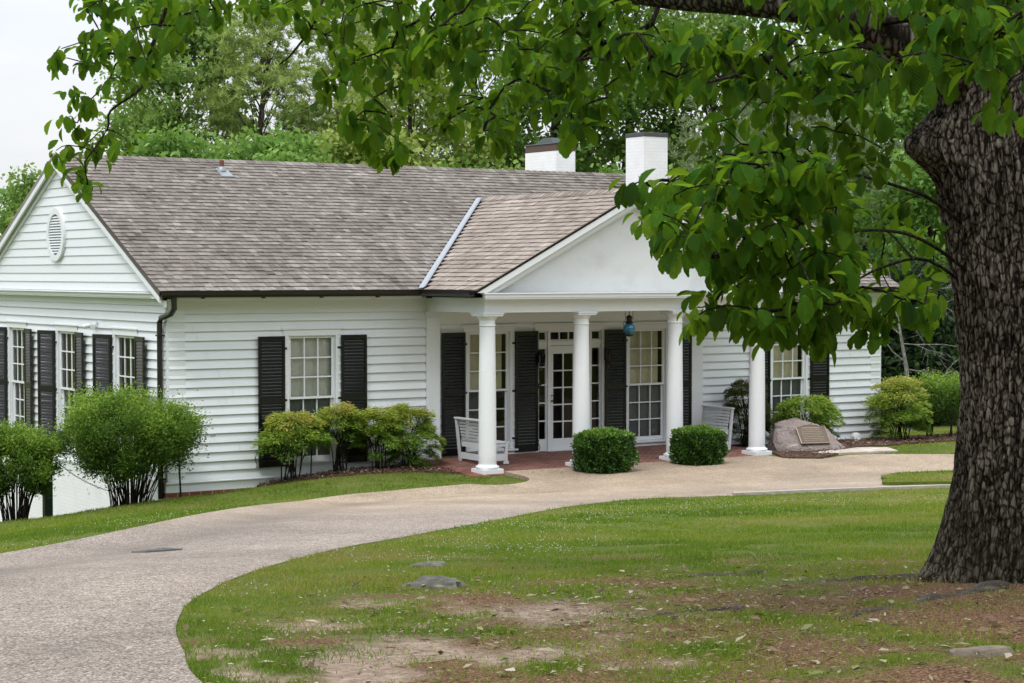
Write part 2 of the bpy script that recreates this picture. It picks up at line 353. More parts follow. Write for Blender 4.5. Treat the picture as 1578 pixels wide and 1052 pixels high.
def gz(x,y):
    x=np.asarray(x,float);y=np.asarray(y,float)
    sh=x.shape;P=np.stack([x.ravel(),y.ravel()],1)
    # clamp for far
    c=np.array([3.,-10.]);v=P-c;r=np.linalg.norm(v,axis=1)+1e-9
    k=np.minimum(1,44/r);Q=(c+v*k[:,None])/10
    out=np.empty(len(Q))
    for i in range(0,len(Q),20000):
        q=Q[i:i+20000]
        out[i:i+20000]=_phi(np.linalg.norm(q[:,None]-T[None,:,:2]/10,axis=2))@W[:len(T)]+W[len(T)]+q@W[len(T)+1:]
    out=out+.0*np.exp(-((P[:,0]+4.1)**2+(P[:,1]+22.1)**2)/1.5)
    return out.reshape(sh)

NEAR=[(-9.9,-27),(-9.6,-23.5),(-9.38,-22.23),(-9.1,-21.44),(-8.78,-20.6),(-8.39,-19.78),(-8.04,-19.17),(-7.4,-18.24),(-6.32,-16.83),(-4.76,-14.94),(-3.24,-13.6),(-.16,-10.79),(2.33,-8.64),(4.14,-7.71),(5.44,-8.35),(6.59,-9.16),(7.74,-9.97),(9.6,-11.6),(12.5,-14)]
FAR=[(-13,-28),(-12.6,-24),(-11.9,-20),(-10.4,-17.2),(-8.5,-14.6),(-7.2,-13.07),(-6.42,-12.22),(-5.63,-11.35),(-4.32,-9.9),(-1.46,-6.5),(.62,-4.4),(1.89,-4.08),(3.05,-3.9),(3.5,-3.8),(3.7,-4.15),(4.1,-4.2),(4.75,-3.7),(5.1,-3.05),(5.2,-2.5),(5.25,-2.19)]
TOP=[(11.2,-2.15),(11.06,-2.94),(11.46,-3.4),(12.3,-3.2),(12.82,-3.41),(13.7,-4.22),(16.5,-7)]
def smoothpts(P,n=4): # Catmull-Rom
    P=[np.array(p,float) for p in P]; out=[]
    for i in range(len(P)-1):
        a=P[max(i-1,0)];b=P[i];c=P[i+1];d=P[min(i+2,len(P)-1)]
        for k in range(n):
            t=k/n; out.append(tuple(.5*((2*b)+(-a+c)*t+(2*a-5*b+4*c-d)*t*t+(-a+3*b-3*c+d)*t**3)))
    out.append(tuple(P[-1])); return out
NEARs=smoothpts(NEAR); FARs=smoothpts(FAR)
DRIVE=FARs+TOP+NEARs[::-1]
ISL=smoothpts([(9.08,-7.53),(9.5,-6.95),(10.2,-6.65),(11.05,-6.78),(13.5,-8.2)],4)+[(13.5,-11.6)]+smoothpts([(10.6,-10.75),(8.7,-9.12),(7.95,-8.75),(8.4,-8.1),(9.08,-7.53)],4)
BEDF=smoothpts([(1.6,-.04),(1.75,-.4),(2.2,-.85),(3,-1.05),(4.0,-1.25),(4.55,-1.75),(4.62,-1.8)],3)+[(4.62,-.04)]
BEDR=[(11.45,-.04),(11.45,-2.1)]+smoothpts([(11.06,-2.75),(11.46,-3.3),(12.3,-2.95),(13.4,-2.2),(14.2,-2.2),(15.6,-1.9),(17.2,-1.9),(18.5,-1.2)],3)+[(18.5,-.04)]
def distpath(x,y,P):
    D=np.full(np.shape(x),1e9)
    for i in range(len(P)-1):
        ax,ay=P[i];bx,by=P[i+1];dx,dy=bx-ax,by-ay
        t=np.clip(((x-ax)*dx+(y-ay)*dy)/(dx*dx+dy*dy+1e-12),0,1)
        D=np.minimum(D,np.hypot(x-ax-t*dx,y-ay-t*dy))
    return D
DIRT=[(-8.56,-21.93,.55,1.),(-8.09,-21.58,.6,1.),(-7.13,-20.63,.35,.7),(-7.3,-20.05,.3,.55),(-7.05,-20.92,.5,.9),(-6.44,-20.25,.35,.5),(-8.86,-22.07,.4,.9),(-8.14,-21.99,.5,.9),(-8.7,-22.44,.5,1.),(-7.7,-22.2,.6,.8),(-6.9,-20.3,.35,.35),(-5.9,-20.0,.5,.3),(-7.6,-20.9,.4,.7)]
LITT=[(-6.38,-22.96,.9,.8),(-5.67,-23.12,1.1,1.),(-7.21,-23.0,.8,.8),(-6.97,-23.97,1.2,1.),(-8.03,-23.14,.8,.8),(-5.36,-21.9,.7,.8),(-6.41,-21.9,.6,.6),(-4.1,-22.0,1.3,1.),(-3.8,-23.2,1.6,1.),(-5,-24.5,1.6,1.),(-2.5,-21,1.2,.7),(-6.0,-20.9,.8,.5),(-7.3,-21.9,.9,.55),(-6.6,-21.2,.8,.5),(-7.6,-22.6,.9,.7),(-5.4,-20.6,.8,.45),(-4.6,-20.6,.9,.5),(-6.2,-20.2,.8,.5),(-8.1,-21.2,.8,.5),(-5.2,-19.6,.8,.4),(-7.0,-21.0,.9,.5),(-8.4,-22.6,.7,.5)]
def vnoise(x,y,s,oct=3,seed=0):
    # cheap value noise
    x=np.asarray(x)*s+seed*17.3;y=np.asarray(y)*s+seed*9.1;tot=0;amp=1;nrmz=0
    for o in range(oct):
        xi=np.floor(x).astype(int);yi=np.floor(y).astype(int);fx=x-xi;fy=y-yi
        fx=fx*fx*(3-2*fx);fy=fy*fy*(3-2*fy)
        def h(a,b):
            q=(a*374761393+b*668265263+seed*1442695)&0x7fffffff
            q=((q^(q>>13))*1274126177)&0x7fffffff
            return ((q^(q>>16))&0xffff)/65535.
        v=(h(xi,yi)*(1-fx)+h(xi+1,yi)*fx)*(1-fy)+(h(xi,yi+1)*(1-fx)+h(xi+1,yi+1)*fx)*fy
        tot=tot+amp*v;nrmz+=amp;amp*=.5;x=x*2.03;y=y*2.03
    return tot/nrmz
def masks(x,y):
    d=np.zeros(np.shape(x));l=np.zeros(np.shape(x))
    fd=(x-CAMP[0])*math.sin(YAW)+(y-CAMP[1])*math.cos(YAW); la=(x-CAMP[0])*math.cos(YAW)-(y-CAMP[1])*math.sin(YAW)
    l=np.clip((12.6-fd)/2.6,0,.62)*np.clip((la+1.15)/.8,0,1)+np.clip((15.5-fd)/3,0,.26)*np.clip((la+.8)/1.5,0,1)
    l=np.where(fd>0,l,.3)
    for a,b,r,s in DIRT: d=np.maximum(d,s*np.exp(-((x-a)**2+(y-b)**2)/(r*r)))
    for a,b,r,s in LITT: l=np.maximum(l,s*np.exp(-((x-a)**2+(y-b)**2)/(r*r)))
    n=vnoise(x,y,3.4,4,1); n2=vnoise(x,y,2.2,5,2)
    d=np.clip((d+ (n-.5)*2.6-.36)*2.2,0,1)*(d>.05); l=np.clip((l+(n2-.5)*2.1-.2)*1.6,0,1)*(l>.02)
    return d,l
def axis(lo,hi,a,b,fine,grow=1.22,mxs=14):
    c=list(np.arange(a,b+1e-6,fine)); s=fine; x=a
    L=[]
    while x>lo: s=min(s*grow,mxs); x-=s; L.append(x)
    s=fine; x=c[-1]; H=[]
    while x<hi: s=min(s*grow,mxs); x+=s; H.append(x)
    return np.array(L[::-1]+c+H)
gxs=axis(-260,300,-10.5,18,.11); gys=axis(-160,420,-25,1.5,.11)
GX,GY=np.meshgrid(gxs,gys,indexing='ij'); GZ=gz(GX,GY)
rr=np.hypot(GX-3,GY+10); GZ=GZ+np.where(rr>60,(rr-60)*.015,0)
dm,lm=masks(GX,GY)
GZ=GZ-.02*dm*(GX<0)
# small unevenness of the lawn
GZ=GZ+(vnoise(GX,GY,1.7,3,5)-.5)*.035*((rr<40)&(GY<-3))*np.clip((distpath(GX,GY,DRIVE+[DRIVE[0]])-.1)/.7,0,1)
# keep under the house footprint
ins=(GX>.25)&(GX<16)&(GY>.25)&(GY<8.8); GZ=np.where(ins,-2.2,GZ)
inD=inpoly(GX,GY,DRIVE); GZ=np.where(inD&(distpath(GX,GY,DRIVE+[DRIVE[0]])>.12),GZ-.05,GZ)
nx,ny=GX.shape
idx=np.arange(nx*ny).reshape(nx,ny)
a=idx[:-1,:-1].ravel();b=idx[1:,:-1].ravel();c=idx[1:,1:].ravel();d=idx[:-1,1:].ravel()
T_=np.concatenate([np.stack([a,b,c],1),np.stack([a,c,d],1)])
def ground_mat():
    m,N,out,n=mat('lawn_and_soil'); tc=N('ShaderNodeTexCoord')
    P=tc.outputs['Object']
    n1=N('ShaderNodeTexNoise',{'Vector':P,'Scale':.55,'Detail':6,'Roughness':.6})
    n2=N('ShaderNodeTexNoise',{'Vector':P,'Scale':14,'Detail':8,'Roughness':.7})
    n3=N('ShaderNodeTexNoise',{'Vector':P,'Scale':70,'Detail':4})
    s=N('ShaderNodeMath',{0:n1.outputs[0],1:n2.outputs[0]},operation='ADD'); s2=N('ShaderNodeMath',{0:s.outputs[0],1:.5},operation='MULTIPLY')
    g=ramp(N,s2.outputs[0],[(.32,(.055,.07,.018)),(.5,(.10,.13,.025)),(.68,(.17,.16,.055))])
    so=ramp(N,n2.outputs[0],[(.3,(.15,.105,.078)),(.5,(.29,.215,.168)),(.7,(.42,.34,.28))])
    li=ramp(N,n3.outputs[0],[(.32,(.035,.018,.011)),(.5,(.135,.07,.042)),(.68,(.30,.19,.125))])
    ad=N('ShaderNodeAttribute',attribute_name='dirt'); al=N('ShaderNodeAttribute',attribute_name='litter')
    m1=N('ShaderNodeMix',{0:al.outputs['Fac'],6:g,7:li},data_type='RGBA')
    m2=N('ShaderNodeMix',{0:ad.outputs['Fac'],6:m1.outputs[2],7:so},data_type='RGBA')
    p=N('ShaderNodeBsdfPrincipled',{'Base Color':m2.outputs[2],'Roughness':.95,'Specular IOR Level':.1})
    bb=N('ShaderNodeBump',{'Strength':.7,'Distance':.02,'Height':n3.outputs[0]}); n.links.new(bb.outputs[0],p.inputs['Normal'])
    n.links.new(p.outputs[0],out.inputs[0]); return m
GROUND=ground_mat()
struct(np_mesh('ground',np.stack([GX,GY,GZ],-1).reshape(-1,3),T_,None,GROUND,None,dict(dirt=dm.ravel(),litter=lm.ravel())))
def sheet(name,P,mt,step,hfun,skirt=.0,hole=None):
    P=[tuple(p) for p in P]; n=len(P)
    if (sum(P[i-1][0]*P[i][1]-P[i][0]*P[i-1][1] for i in range(n)))<0: P=P[::-1]
    xs=[p[0] for p in P];ys=[p[1] for p in P]
    X,Y=np.meshgrid(np.arange(min(xs),max(xs),step),np.arange(min(ys),max(ys),step)); X=X.ravel();Y=Y.ravel()
    X=X+RNG.uniform(-.2,.2,X.shape)*step; Y=Y+RNG.uniform(-.2,.2,Y.shape)*step
    k=inpoly(X,Y,P)&(distpath(X,Y,P+[P[0]])>step*.4)
    pts=[Vector(p) for p in P]+[Vector((float(a),float(b))) for a,b in zip(X[k],Y[k])]
    V,E_,F,_,_,_=delaunay_2d_cdt(pts,[(i,(i+1)%n) for i in range(n)],[list(range(n))],1,1e-5)
    V=np.array([(v.x,v.y) for v in V]); Z=hfun(V[:,0],V[:,1])
    VV=np.column_stack([V,Z]); T=[]
    for f in F:
        f=list(f)
        q=V[f]; 
        if (q[1,0]-q[0,0])*(q[2,1]-q[0,1])-(q[2,0]-q[0,0])*(q[1,1]-q[0,1])<0: f=f[::-1]
        T.append(f[:3])
    if skirt:
        m0=len(VV); B=np.column_stack([np.array(P),hfun(np.array(P)[:,0],np.array(P)[:,1])]); C=B.copy();C[:,2]-=skirt
        VV=np.concatenate([VV,B,C])
        for i in range(n):
            j=(i+1)%n; T+=[(m0+i,m0+n+i,m0+n+j),(m0+i,m0+n+j,m0+j)]
    return np_mesh(name,VV,np.array(T),None,mt)
FARlip=FARs
def drive_h(x,y):
    z=gz(x,y)+.012
    d=distpath(x,y,FARlip); lip=np.clip(1-d/.55,0,1); z=z+.055*lip*lip-.03*np.exp(-((d-.8)/.35)**2)
    d2=distpath(x,y,NEARs); z=z-.004*np.clip(1-d2/.1,0,1)
    return z
def aggregate_mat():
    m,N,out,n=mat('exposed_aggregate'); tc=N('ShaderNodeTexCoord'); P=tc.outputs['Object']
    v=N('ShaderNodeTexVoronoi',{'Vector':P,'Scale':90,'Randomness':1.})
    sc=N('ShaderNodeSeparateColor',{0:v.outputs['Color']})
    peb=ramp(N,sc.outputs[0],[(0,(.068,.052,.042)),(.2,(.18,.14,.112)),(.45,(.265,.212,.178)),(.7,(.33,.277,.238)),(.9,(.44,.385,.345)),(1,(.58,.54,.50))])
    warm=ramp(N,sc.outputs[1],[(0,(.18,.13,.085)),(.3,(.33,.25,.175)),(.7,(.43,.335,.245)),(1,(.56,.47,.37))])
    s=N('ShaderNodeSeparateXYZ',{0:P})
    n1=N('ShaderNodeTexNoise',{'Vector':P,'Scale':.8,'Detail':5})
    q=N('ShaderNodeMath',{0:n1.outputs[0],1:3.,2:-1.5},operation='MULTIPLY_ADD')
    yy=N('ShaderNodeMath',{0:s.outputs[1],1:q.outputs[0]},operation='ADD')
    f=N('ShaderNodeMapRange',{0:yy.outputs[0],1:-11.,2:-5.5,3:.05,4:1.})
    cc=N('ShaderNodeMix',{0:f.outputs[0],6:peb,7:warm},data_type='RGBA')
    st=N('ShaderNodeTexNoise',{'Vector':P,'Scale':.45,'Detail':7,'Roughness':.65})
    sm=N('ShaderNodeMapRange',{0:st.outputs[0],1:.35,2:.65,3:.68,4:1.06})
    n5=N('ShaderNodeTexNoise',{'Vector':P,'Scale':9,'Detail':5}); s5=N('ShaderNodeMapRange',{0:n5.outputs[0],1:.3,2:.7,3:.85,4:1.12})
    a=N('ShaderNodeMix',{0:1.,6:cc.outputs[2],7:sm.outputs[0]},data_type='RGBA',blend_type='MULTIPLY')
    b=N('ShaderNodeMix',{0:1.,6:a.outputs[2],7:s5.outputs[0]},data_type='RGBA',blend_type='MULTIPLY')
    dk=N('ShaderNodeAttribute',attribute_name='stain')
    sm6=N('ShaderNodeMath',{0:dk.outputs['Fac'],1:n5.outputs[0]},operation='MULTIPLY')
    e=N('ShaderNodeMix',{0:sm6.outputs[0],6:b.outputs[2],7:(.10,.085,.07,1)},data_type='RGBA')
    p=N('ShaderNodeBsdfPrincipled',{'Base Color':e.outputs[2],'Roughness':.8,'Specular IOR Level':.3})
    bb=N('ShaderNodeBump',{'Strength':.6,'Distance':.006,'Height':v.outputs['Distance']},invert=True); n.links.new(bb.outputs[0],p.inputs['Normal'])
    n.links.new(p.outputs[0],out.inputs[0]); return m
AGG=aggregate_mat()
dr=struct(sheet('driveway',DRIVE,AGG,.3,drive_h,.07))
def _co(o):
    v=np.empty(len(o.data.vertices)*3,dtype=np.float32); o.data.vertices.foreach_get('co',v); return v.reshape(-1,3)
v=_co(dr); dd=distpath(v[:,0],v[:,1],FARlip)
st=np.exp(-((dd-.85)/.4)**2)*(.35+.9*vnoise(v[:,0],v[:,1],.9,3,8))*np.where(v[:,1]<-5,1,.2)
at_=dr.data.attributes.new('stain','FLOAT','POINT'); at_.data.foreach_set('value',np.clip(st,0,1).astype(np.float32))
io=sheet('lawn_island',ISL,GROUND,.3,lambda x,y: gz(x,y)+.06,.1); struct(io)
kb=[(5.3,-8.25),(6.59,-9.16),(7.74,-9.97),(9.6,-11.6)]
KERB=[(a-.0,b+.0) for a,b in kb]+[(a+.12,b+.2) for a,b in kb[::-1]]
CONC=rock_mat('pale_concrete',[(.3,(.28,.25,.21)),(.6,(.42,.38,.33))],8,.2)
struct(sheet('path_edging',KERB,CONC,.3,lambda x,y: gz(x,y)+.045,.06))
def mulch_mat():
    m,N,out,n=mat('bark_mulch'); tc=N('ShaderNodeTexCoord')
    mp=N('ShaderNodeMapping',{'Vector':tc.outputs['Object'],'Rotation':(0,0,.5),'Scale':(1,2.2,1)})
    a=N('ShaderNodeTexNoise',{'Vector':mp.outputs[0],'Scale':26,'Detail':6,'Roughness':.75})
    cc=ramp(N,a.outputs[0],[(.3,(.035,.02,.014)),(.5,(.12,.07,.05)),(.68,(.24,.16,.12))])
    p=N('ShaderNodeBsdfPrincipled',{'Base Color':cc,'Roughness':.95,'Specular IOR Level':.1})
    bb=N('ShaderNodeBump',{'Strength':1.,'Distance':.04,'Height':a.outputs[0]}); n.links.new(bb.outputs[0],p.inputs['Normal'])
    n.links.new(p.outputs[0],out.inputs[0]); return m
MULCH=mulch_mat()
mh=lambda x,y: gz(x,y)+.02+.03*vnoise(x,y,5,3,3)
struct(sheet('mulch_bed',BEDF,MULCH,.14,mh,.08)); struct(sheet('mulch_bed',BEDR,MULCH,.14,mh,.08))
def chips(name,P,N_,z):
    xs=[p[0] for p in P];ys=[p[1] for p in P]
    x=RNG.uniform(min(xs),max(xs),N_);y=RNG.uniform(min(ys),max(ys),N_);k=inpoly(x,y,P);x=x[k];y=y[k]
    pos=np.column_stack([x,y,gz(x,y)+z+RNG.random(len(x))*.03]); d=rvec(len(x)); d[:,2]*=.35
    return leaves(name,pos,d,rvec(len(x))+np.array([0,0,1.5]),RNG.uniform(.03,.1,len(x)),RNG.uniform(.012,.03,len(x)),CHIP)
CHIP=leafmat('mulch_chip',[(0,(.04,.022,.015)),(.5,(.13,.075,.052)),(.85,(.24,.16,.12)),(1,(.36,.28,.22))],0.,.9)
for P in (BEDF,BEDR): o=chips('mulch_chips',P,5200,.03); o['kind']='stuff'
# ---- grass blades, clover, fallen leaves
def grass():
    N_=760000
    u=RNG.random(N_); d=1/(1/6.6+(1/36-1/6.6)*u); d=np.where(RNG.random(N_)<.5,RNG.uniform(7,45,N_),d)
    lat=RNG.uniform(-.31,.34,N_)*d+RNG.uniform(-1,1,N_)
    c,s=math.cos(YAW),math.sin(YAW)
    x=CAMP[0]+lat*c+d*s;y=CAMP[1]-lat*s+d*c
    k=~inpoly(x,y,DRIVE)|(inpoly(x,y,ISL)); k&=~inpoly(x,y,BEDF)&~inpoly(x,y,BEDR)
    k&=~((x>-.05)&(x<16.3)&(y>-.03)); k&=~((x>4.55)&(x<11.5)&(y>-2.3)); k&=(y<1.5)|(x>17)
    k&=~((x>5.2)&(x<9.2)&(y>-8.6)&False)
    x=x[k];y=y[k];d=d[k]
    dm,lm=masks(x,y); den=vnoise(x,y,3.0,3,11)
    den=np.clip((den-.5)*1.9+.5,0,1); pr=(1-dm*.9)*(1-lm*.70)*(.25+1.2*den)
    k=RNG.random(len(x))<pr; x=x[k];y=y[k];d=d[k];lm=lm[k];den=den[k]
    isl=inpoly(x,y,ISL)
    z=gz(x,y)-.004+np.where(isl,.06,0)
    dirs=RNG.normal(size=(len(x),3))*.5; dirs[:,2]=1
    h=RNG.uniform(.016,.045,len(x))*(.65+.8*den)*(1-.35*lm)*np.where(d>20,1.1,1)
    wd=.0042*np.maximum(1,d/9.)
    big=vnoise(x,y,.5,3,12)
    rnd=np.clip(RNG.normal(.47,.17,len(x))+ (big-.5)*1.1+(vnoise(x,y,1.9,3,31)-.5)*.5+lm*.28+np.clip((17-d)/10,0,1)*.10,0,1)
    return leaves('grass',np.column_stack([x,y,z]),dirs,rvec(len(x)),h,wd,GRASS,None,NEEDLE,rnd)
GRASS=leafmat('grass_blade',[(0,(.045,.10,.010)),(.3,(.10,.195,.018)),(.55,(.175,.265,.028)),(.75,(.26,.29,.05)),(.9,(.33,.28,.09)),(1,(.36,.26,.13))],.32,.6,(.3,.4,.04),.1)
o=grass(); o['kind']='stuff'
CLV=[(-3.29,-14.41,1.2),(-.1,-12.04,1.3),(1.32,-11.4,1.6),(-5.41,-16.48,.8),(-4.67,-17.13,.7),(-5.5,-17.53,.5),(-5.09,-12.0,1.),(-6.55,-12.3,.9),(-3.74,-16.0,.9),(-7.88,-19.09,.35),(-8.35,-21.2,.4),(3,-10.5,1.5),(5,-11.5,1.5),(-2,-13.2,1.2),(-4.4,-9.3,.9),(-2.6,-7.2,.9),(-4.2,-16.9,.5)]
px=[];py=[]
for a,b,r in CLV:
    n_=int(150*r); px.append(RNG.normal(a,r*.75,n_)); py.append(RNG.normal(b,r*.6,n_))
x=np.concatenate(px);y=np.concatenate(py); k=~inpoly(x,y,DRIVE)&~inpoly(x,y,BEDF)&(vnoise(x,y,2.5,2,21)>.42); x=x[k];y=y[k]
vs=[];ts=[];oct_v=np.array([(1,0,0),(-1,0,0),(0,1,0),(0,-1,0),(0,0,1),(0,0,-.6)],float);oct_t=np.array([(0,2,4),(2,1,4),(1,3,4),(3,0,4),(2,0,5),(1,2,5),(3,1,5),(0,3,5)])
r=RNG.uniform(.0045,.009,len(x)); c3=np.column_stack([x,y,gz(x,y)+RNG.uniform(.035,.07,len(x))])
V=c3[:,None]+oct_v[None]*r[:,None,None]; Tt=(oct_t[None]+(np.arange(len(x))*6)[:,None,None]).reshape(-1,3)
CLOV=leafmat('clover_flower',[(0,(.36,.39,.26)),(1,(.6,.61,.5))],.15,.8)
o=np_mesh('clover_flowers',V.reshape(-1,3),Tt,np.repeat(RNG.random(len(x)),6),CLOV); o['kind']='stuff'
def litter():
    n_=15000; a=[LITT[i] for i in RNG.integers(0,len(LITT),n_)]
    x=np.array([q[0] for q in a])+RNG.normal(0,1.1,n_); y=np.array([q[1] for q in a])+RNG.normal(0,.8,n_)
    x=np.append(x,RNG.uniform(-9,-1,120)); y=np.append(y,RNG.uniform(-22,-14,120)); k=~inpoly(x,y,DRIVE)|(RNG.random(len(x))<.12)
    x=x[k];y=y[k]; d=rvec(len(x)); d[:,2]*=.25
    d[:,2]*=.5; pos=np.column_stack([x,y,gz(x,y)+.012+RNG.random(len(x))*.02]); nn=RNG.normal(size=(len(x),3))*.22; nn[:,2]=1
    L=RNG.choice([.012,.025,.04,.08],len(x),p=[.52,.33,.12,.03])
    return leaves('fallen_leaves',pos,d,nn,L,L*RNG.uniform(.25,.55,len(x)),FALL,None,DIAMOND,RNG.random(len(x)))
FALL=leafmat('fallen_leaf',[(0,(.04,.022,.014)),(.3,(.12,.07,.042)),(.55,(.22,.14,.09)),(.72,(.15,.17,.05)),(.88,(.28,.25,.15)),(1,(.45,.40,.33))],.1,.7)
o=litter(); o['kind']='stuff'

# ------------------------------------------------------------------ house
HX=8.105; XR=16.21; YB=9.0; RY=4.5
EZ=3.06; SL=.497; EY=-.45          # eave edge height, slope, eave overhang line
RZ=EZ+SL*(RY-EY)
house=thing('house','long white clapboard house with four columned portico, black shutters and weathered shingle roof','house',(HX,RY,0))
def H(name,mb,m,parent=None,bevel=0): return mb.build(name,m,parent or house,bevel)
class Fr: # wall frame: u along the wall (to the right seen from outside), n outward, z up
    def __init__(s,kind,o): s.k=kind; s.o=o
    def P(s,u,n,z): return (s.o+u,-n,z) if s.k=='front' else (-n,s.o-u,z)
    def box(s,mb,u0,u1,n0,n1,z0,z1,c=None):
        a=s.P(u0,n0,z0);b=s.P(u1,n1,z1); mb.box(a[0],b[0],a[1],b[1],z0,z1,c)
EXPO=.157
def clap(fr,u0,u1,z0,z1,ops,expo=EXPO,clip=None,thick=.044):
    """clapboards plus their backing; ops = openings (u0,u1,z0,z1)"""
    mb=MB(); us=sorted(set([u0,u1]+[max(u0,min(u1,q)) for o in ops for q in o[:2]]))
    z=z0
    while z<z1-.02:
        zt=min(z+expo,z1); col=random.random(); jz=random.uniform(-.002,.002)
        uu=list(us)
        for a,b in zip(us[:-1],us[1:]):
            if b-a>1.3 and random.random()<.6: uu.append(random.uniform(a+.4,b-.4))
        uu.sort()
        for a,b in zip(uu[:-1],uu[1:]):
            b=b if b in us else b-.004
            col=min(1,max(0,col+random.uniform(-.15,.15))); segs=[(z,zt)]
            for o in ops:
                if o[0]<=a+1e-6 and o[1]>=b-1e-6:
                    ns=[]
                    for lo,hi in segs:
                        if o[3]<=lo or o[2]>=hi: ns.append((lo,hi)); continue
                        if o[2]>lo: ns.append((lo,o[2]))
                        if o[3]<hi: ns.append((o[3],hi))
                    segs=ns
            for lo,hi in segs:
                if hi-lo<.012: continue
                th=lambda q: .006+(thick-.006)*(1-(q-z)/expo)
                mb.quad(fr.P(a,th(lo),lo+jz),fr.P(b,th(lo),lo+jz),fr.P(b,th(hi),hi+jz),fr.P(a,th(hi),hi+jz),col)
                if lo==z: mb.quad(fr.P(a,.004,lo+jz),fr.P(b,.004,lo+jz),fr.P(b,th(lo),lo+jz),fr.P(a,th(lo),lo+jz),col)
        z+=expo
    zs=sorted(set([z0,z1]+[max(z0,min(z1,q)) for o in ops for q in o[2:]]))
    for a,b in zip(us[:-1],us[1:]):
        for lo,hi in zip(zs[:-1],zs[1:]):
            if any(o[0]<=a+1e-6 and o[1]>=b-1e-6 and o[2]<=lo+1e-6 and o[3]>=hi-1e-6 for o in ops): continue
            mb.quad(fr.P(a,-.002,lo),fr.P(b,-.002,lo),fr.P(b,-.002,hi),fr.P(a,-.002,hi),.5)
            mb.quad(fr.P(a,-.12,lo),fr.P(a,-.12,hi),fr.P(b,-.12,hi),fr.P(b,-.12,lo),.5)
    return mb
F0=Fr('front',0.); S0=Fr('side',0.)
WC=[2.676,6.335,9.995,13.654]; DC=8.165
ops=[(c-.50,c+.50,.06,2.32) for c in WC]+[(DC-.77,DC+.77,-.05,2.32)]
H('wall',clap(F0,.0,4.97,-.14,2.66,ops),WHITE)
H('wall',clap(F0,4.97,11.36,-.02,2.42,ops),WHITE)
H('wall',clap(F0,11.36,XR,-.14,2.66,ops),WHITE)
SW=[1.80,4.66,7.42]
H('wall',clap(S0,-YB,0,-.14,2.80,[(-c-.50,-c+.50,.06,2.32) for c in SW]),WHITE)
mb=MB(); mb.quad((XR,0,-.6),(XR,YB,-.6),(XR,YB,3),(XR,0,3)); mb.quad((XR,YB,-.6),(0,YB,-.6),(0,YB,3),(XR,YB,3)); H('wall',mb,WHITE)
# dark rooms behind the glass
mb=MB(); mb.box(.6,15.8,2.6,2.7,-.3,2.9); mb.box(.13,16.1,.14,2.6,-.3,-.2); mb.box(.13,16.1,.14,8.8,2.75,2.8); mb.box(2.3,2.4,.2,8.8,-.3,2.75); mb.box(5,5.1,.14,2.6,-.2,2.75); mb.box(11.4,11.5,.14,2.6,-.2,2.75)
H('interior_partition',mb,DARKIN)
# trims: corner boards, frieze, skirt, footing
for x0,x1 in ((-.032,.30),(15.94,XR+.03)):
    mb=MB(); mb.box(x0,x1,-.032,-.0,-.138,2.72); H('corner_board',mb,TRIM,None,.004)
mb=MB(); mb.box(-.032,-.0,.002,.12,-.138,2.80); H('corner_board',mb,TRIM)
mb=MB(); mb.box(.0,4.97,-.034,-.003,2.663,2.925); H('frieze_board',mb,TRIM)
mb=MB(); mb.box(11.36,XR,-.034,-.003,2.663,2.925); H('frieze_board',mb,TRIM)
mb=MB(); mb.box(4.97,11.36,-.028,-.003,2.424,2.66); H('frieze_board',mb,TRIM)
mb=MB(); mb.box(-.034,-.003,.125,YB,2.803,2.94); H('frieze_board',mb,TRIM)
for x0,x1 in ((-.05,4.74),(11.62,XR)):
    mb=MB(); mb.box(x0,x1,-.025,.1,-.315,-.158); mb.hexa([(x0,-.06,-.166),(x1,-.06,-.166),(x1,0,-.166),(x0,0,-.166),(x0,-.06,-.15),(x1,-.06,-.15),(x1,0,-.132),(x0,0,-.132)]); H('water_table',mb,TRIM)
mb=MB(); mb.box(-.025,.0,.1,YB,-.315,-.158); mb.box(-.055,.0,.0,YB,-.157,-.14); H('water_table',mb,TRIM)
mb=MB(); mb.box(-.06,4.7,-.035,.12,-.95,-.32); H('footing',mb,BRICKR)
mb=MB(); mb.box(11.62,XR,-.015,.12,-.9,-.32); H('footing',mb,paint('grey_footing',(.35,.35,.36),.8,.1,8,.3))
mb=MB(); mb.box(-.02,.12,.125,YB,-3.2,-.318); H('basement_wall',mb,BRICKW)
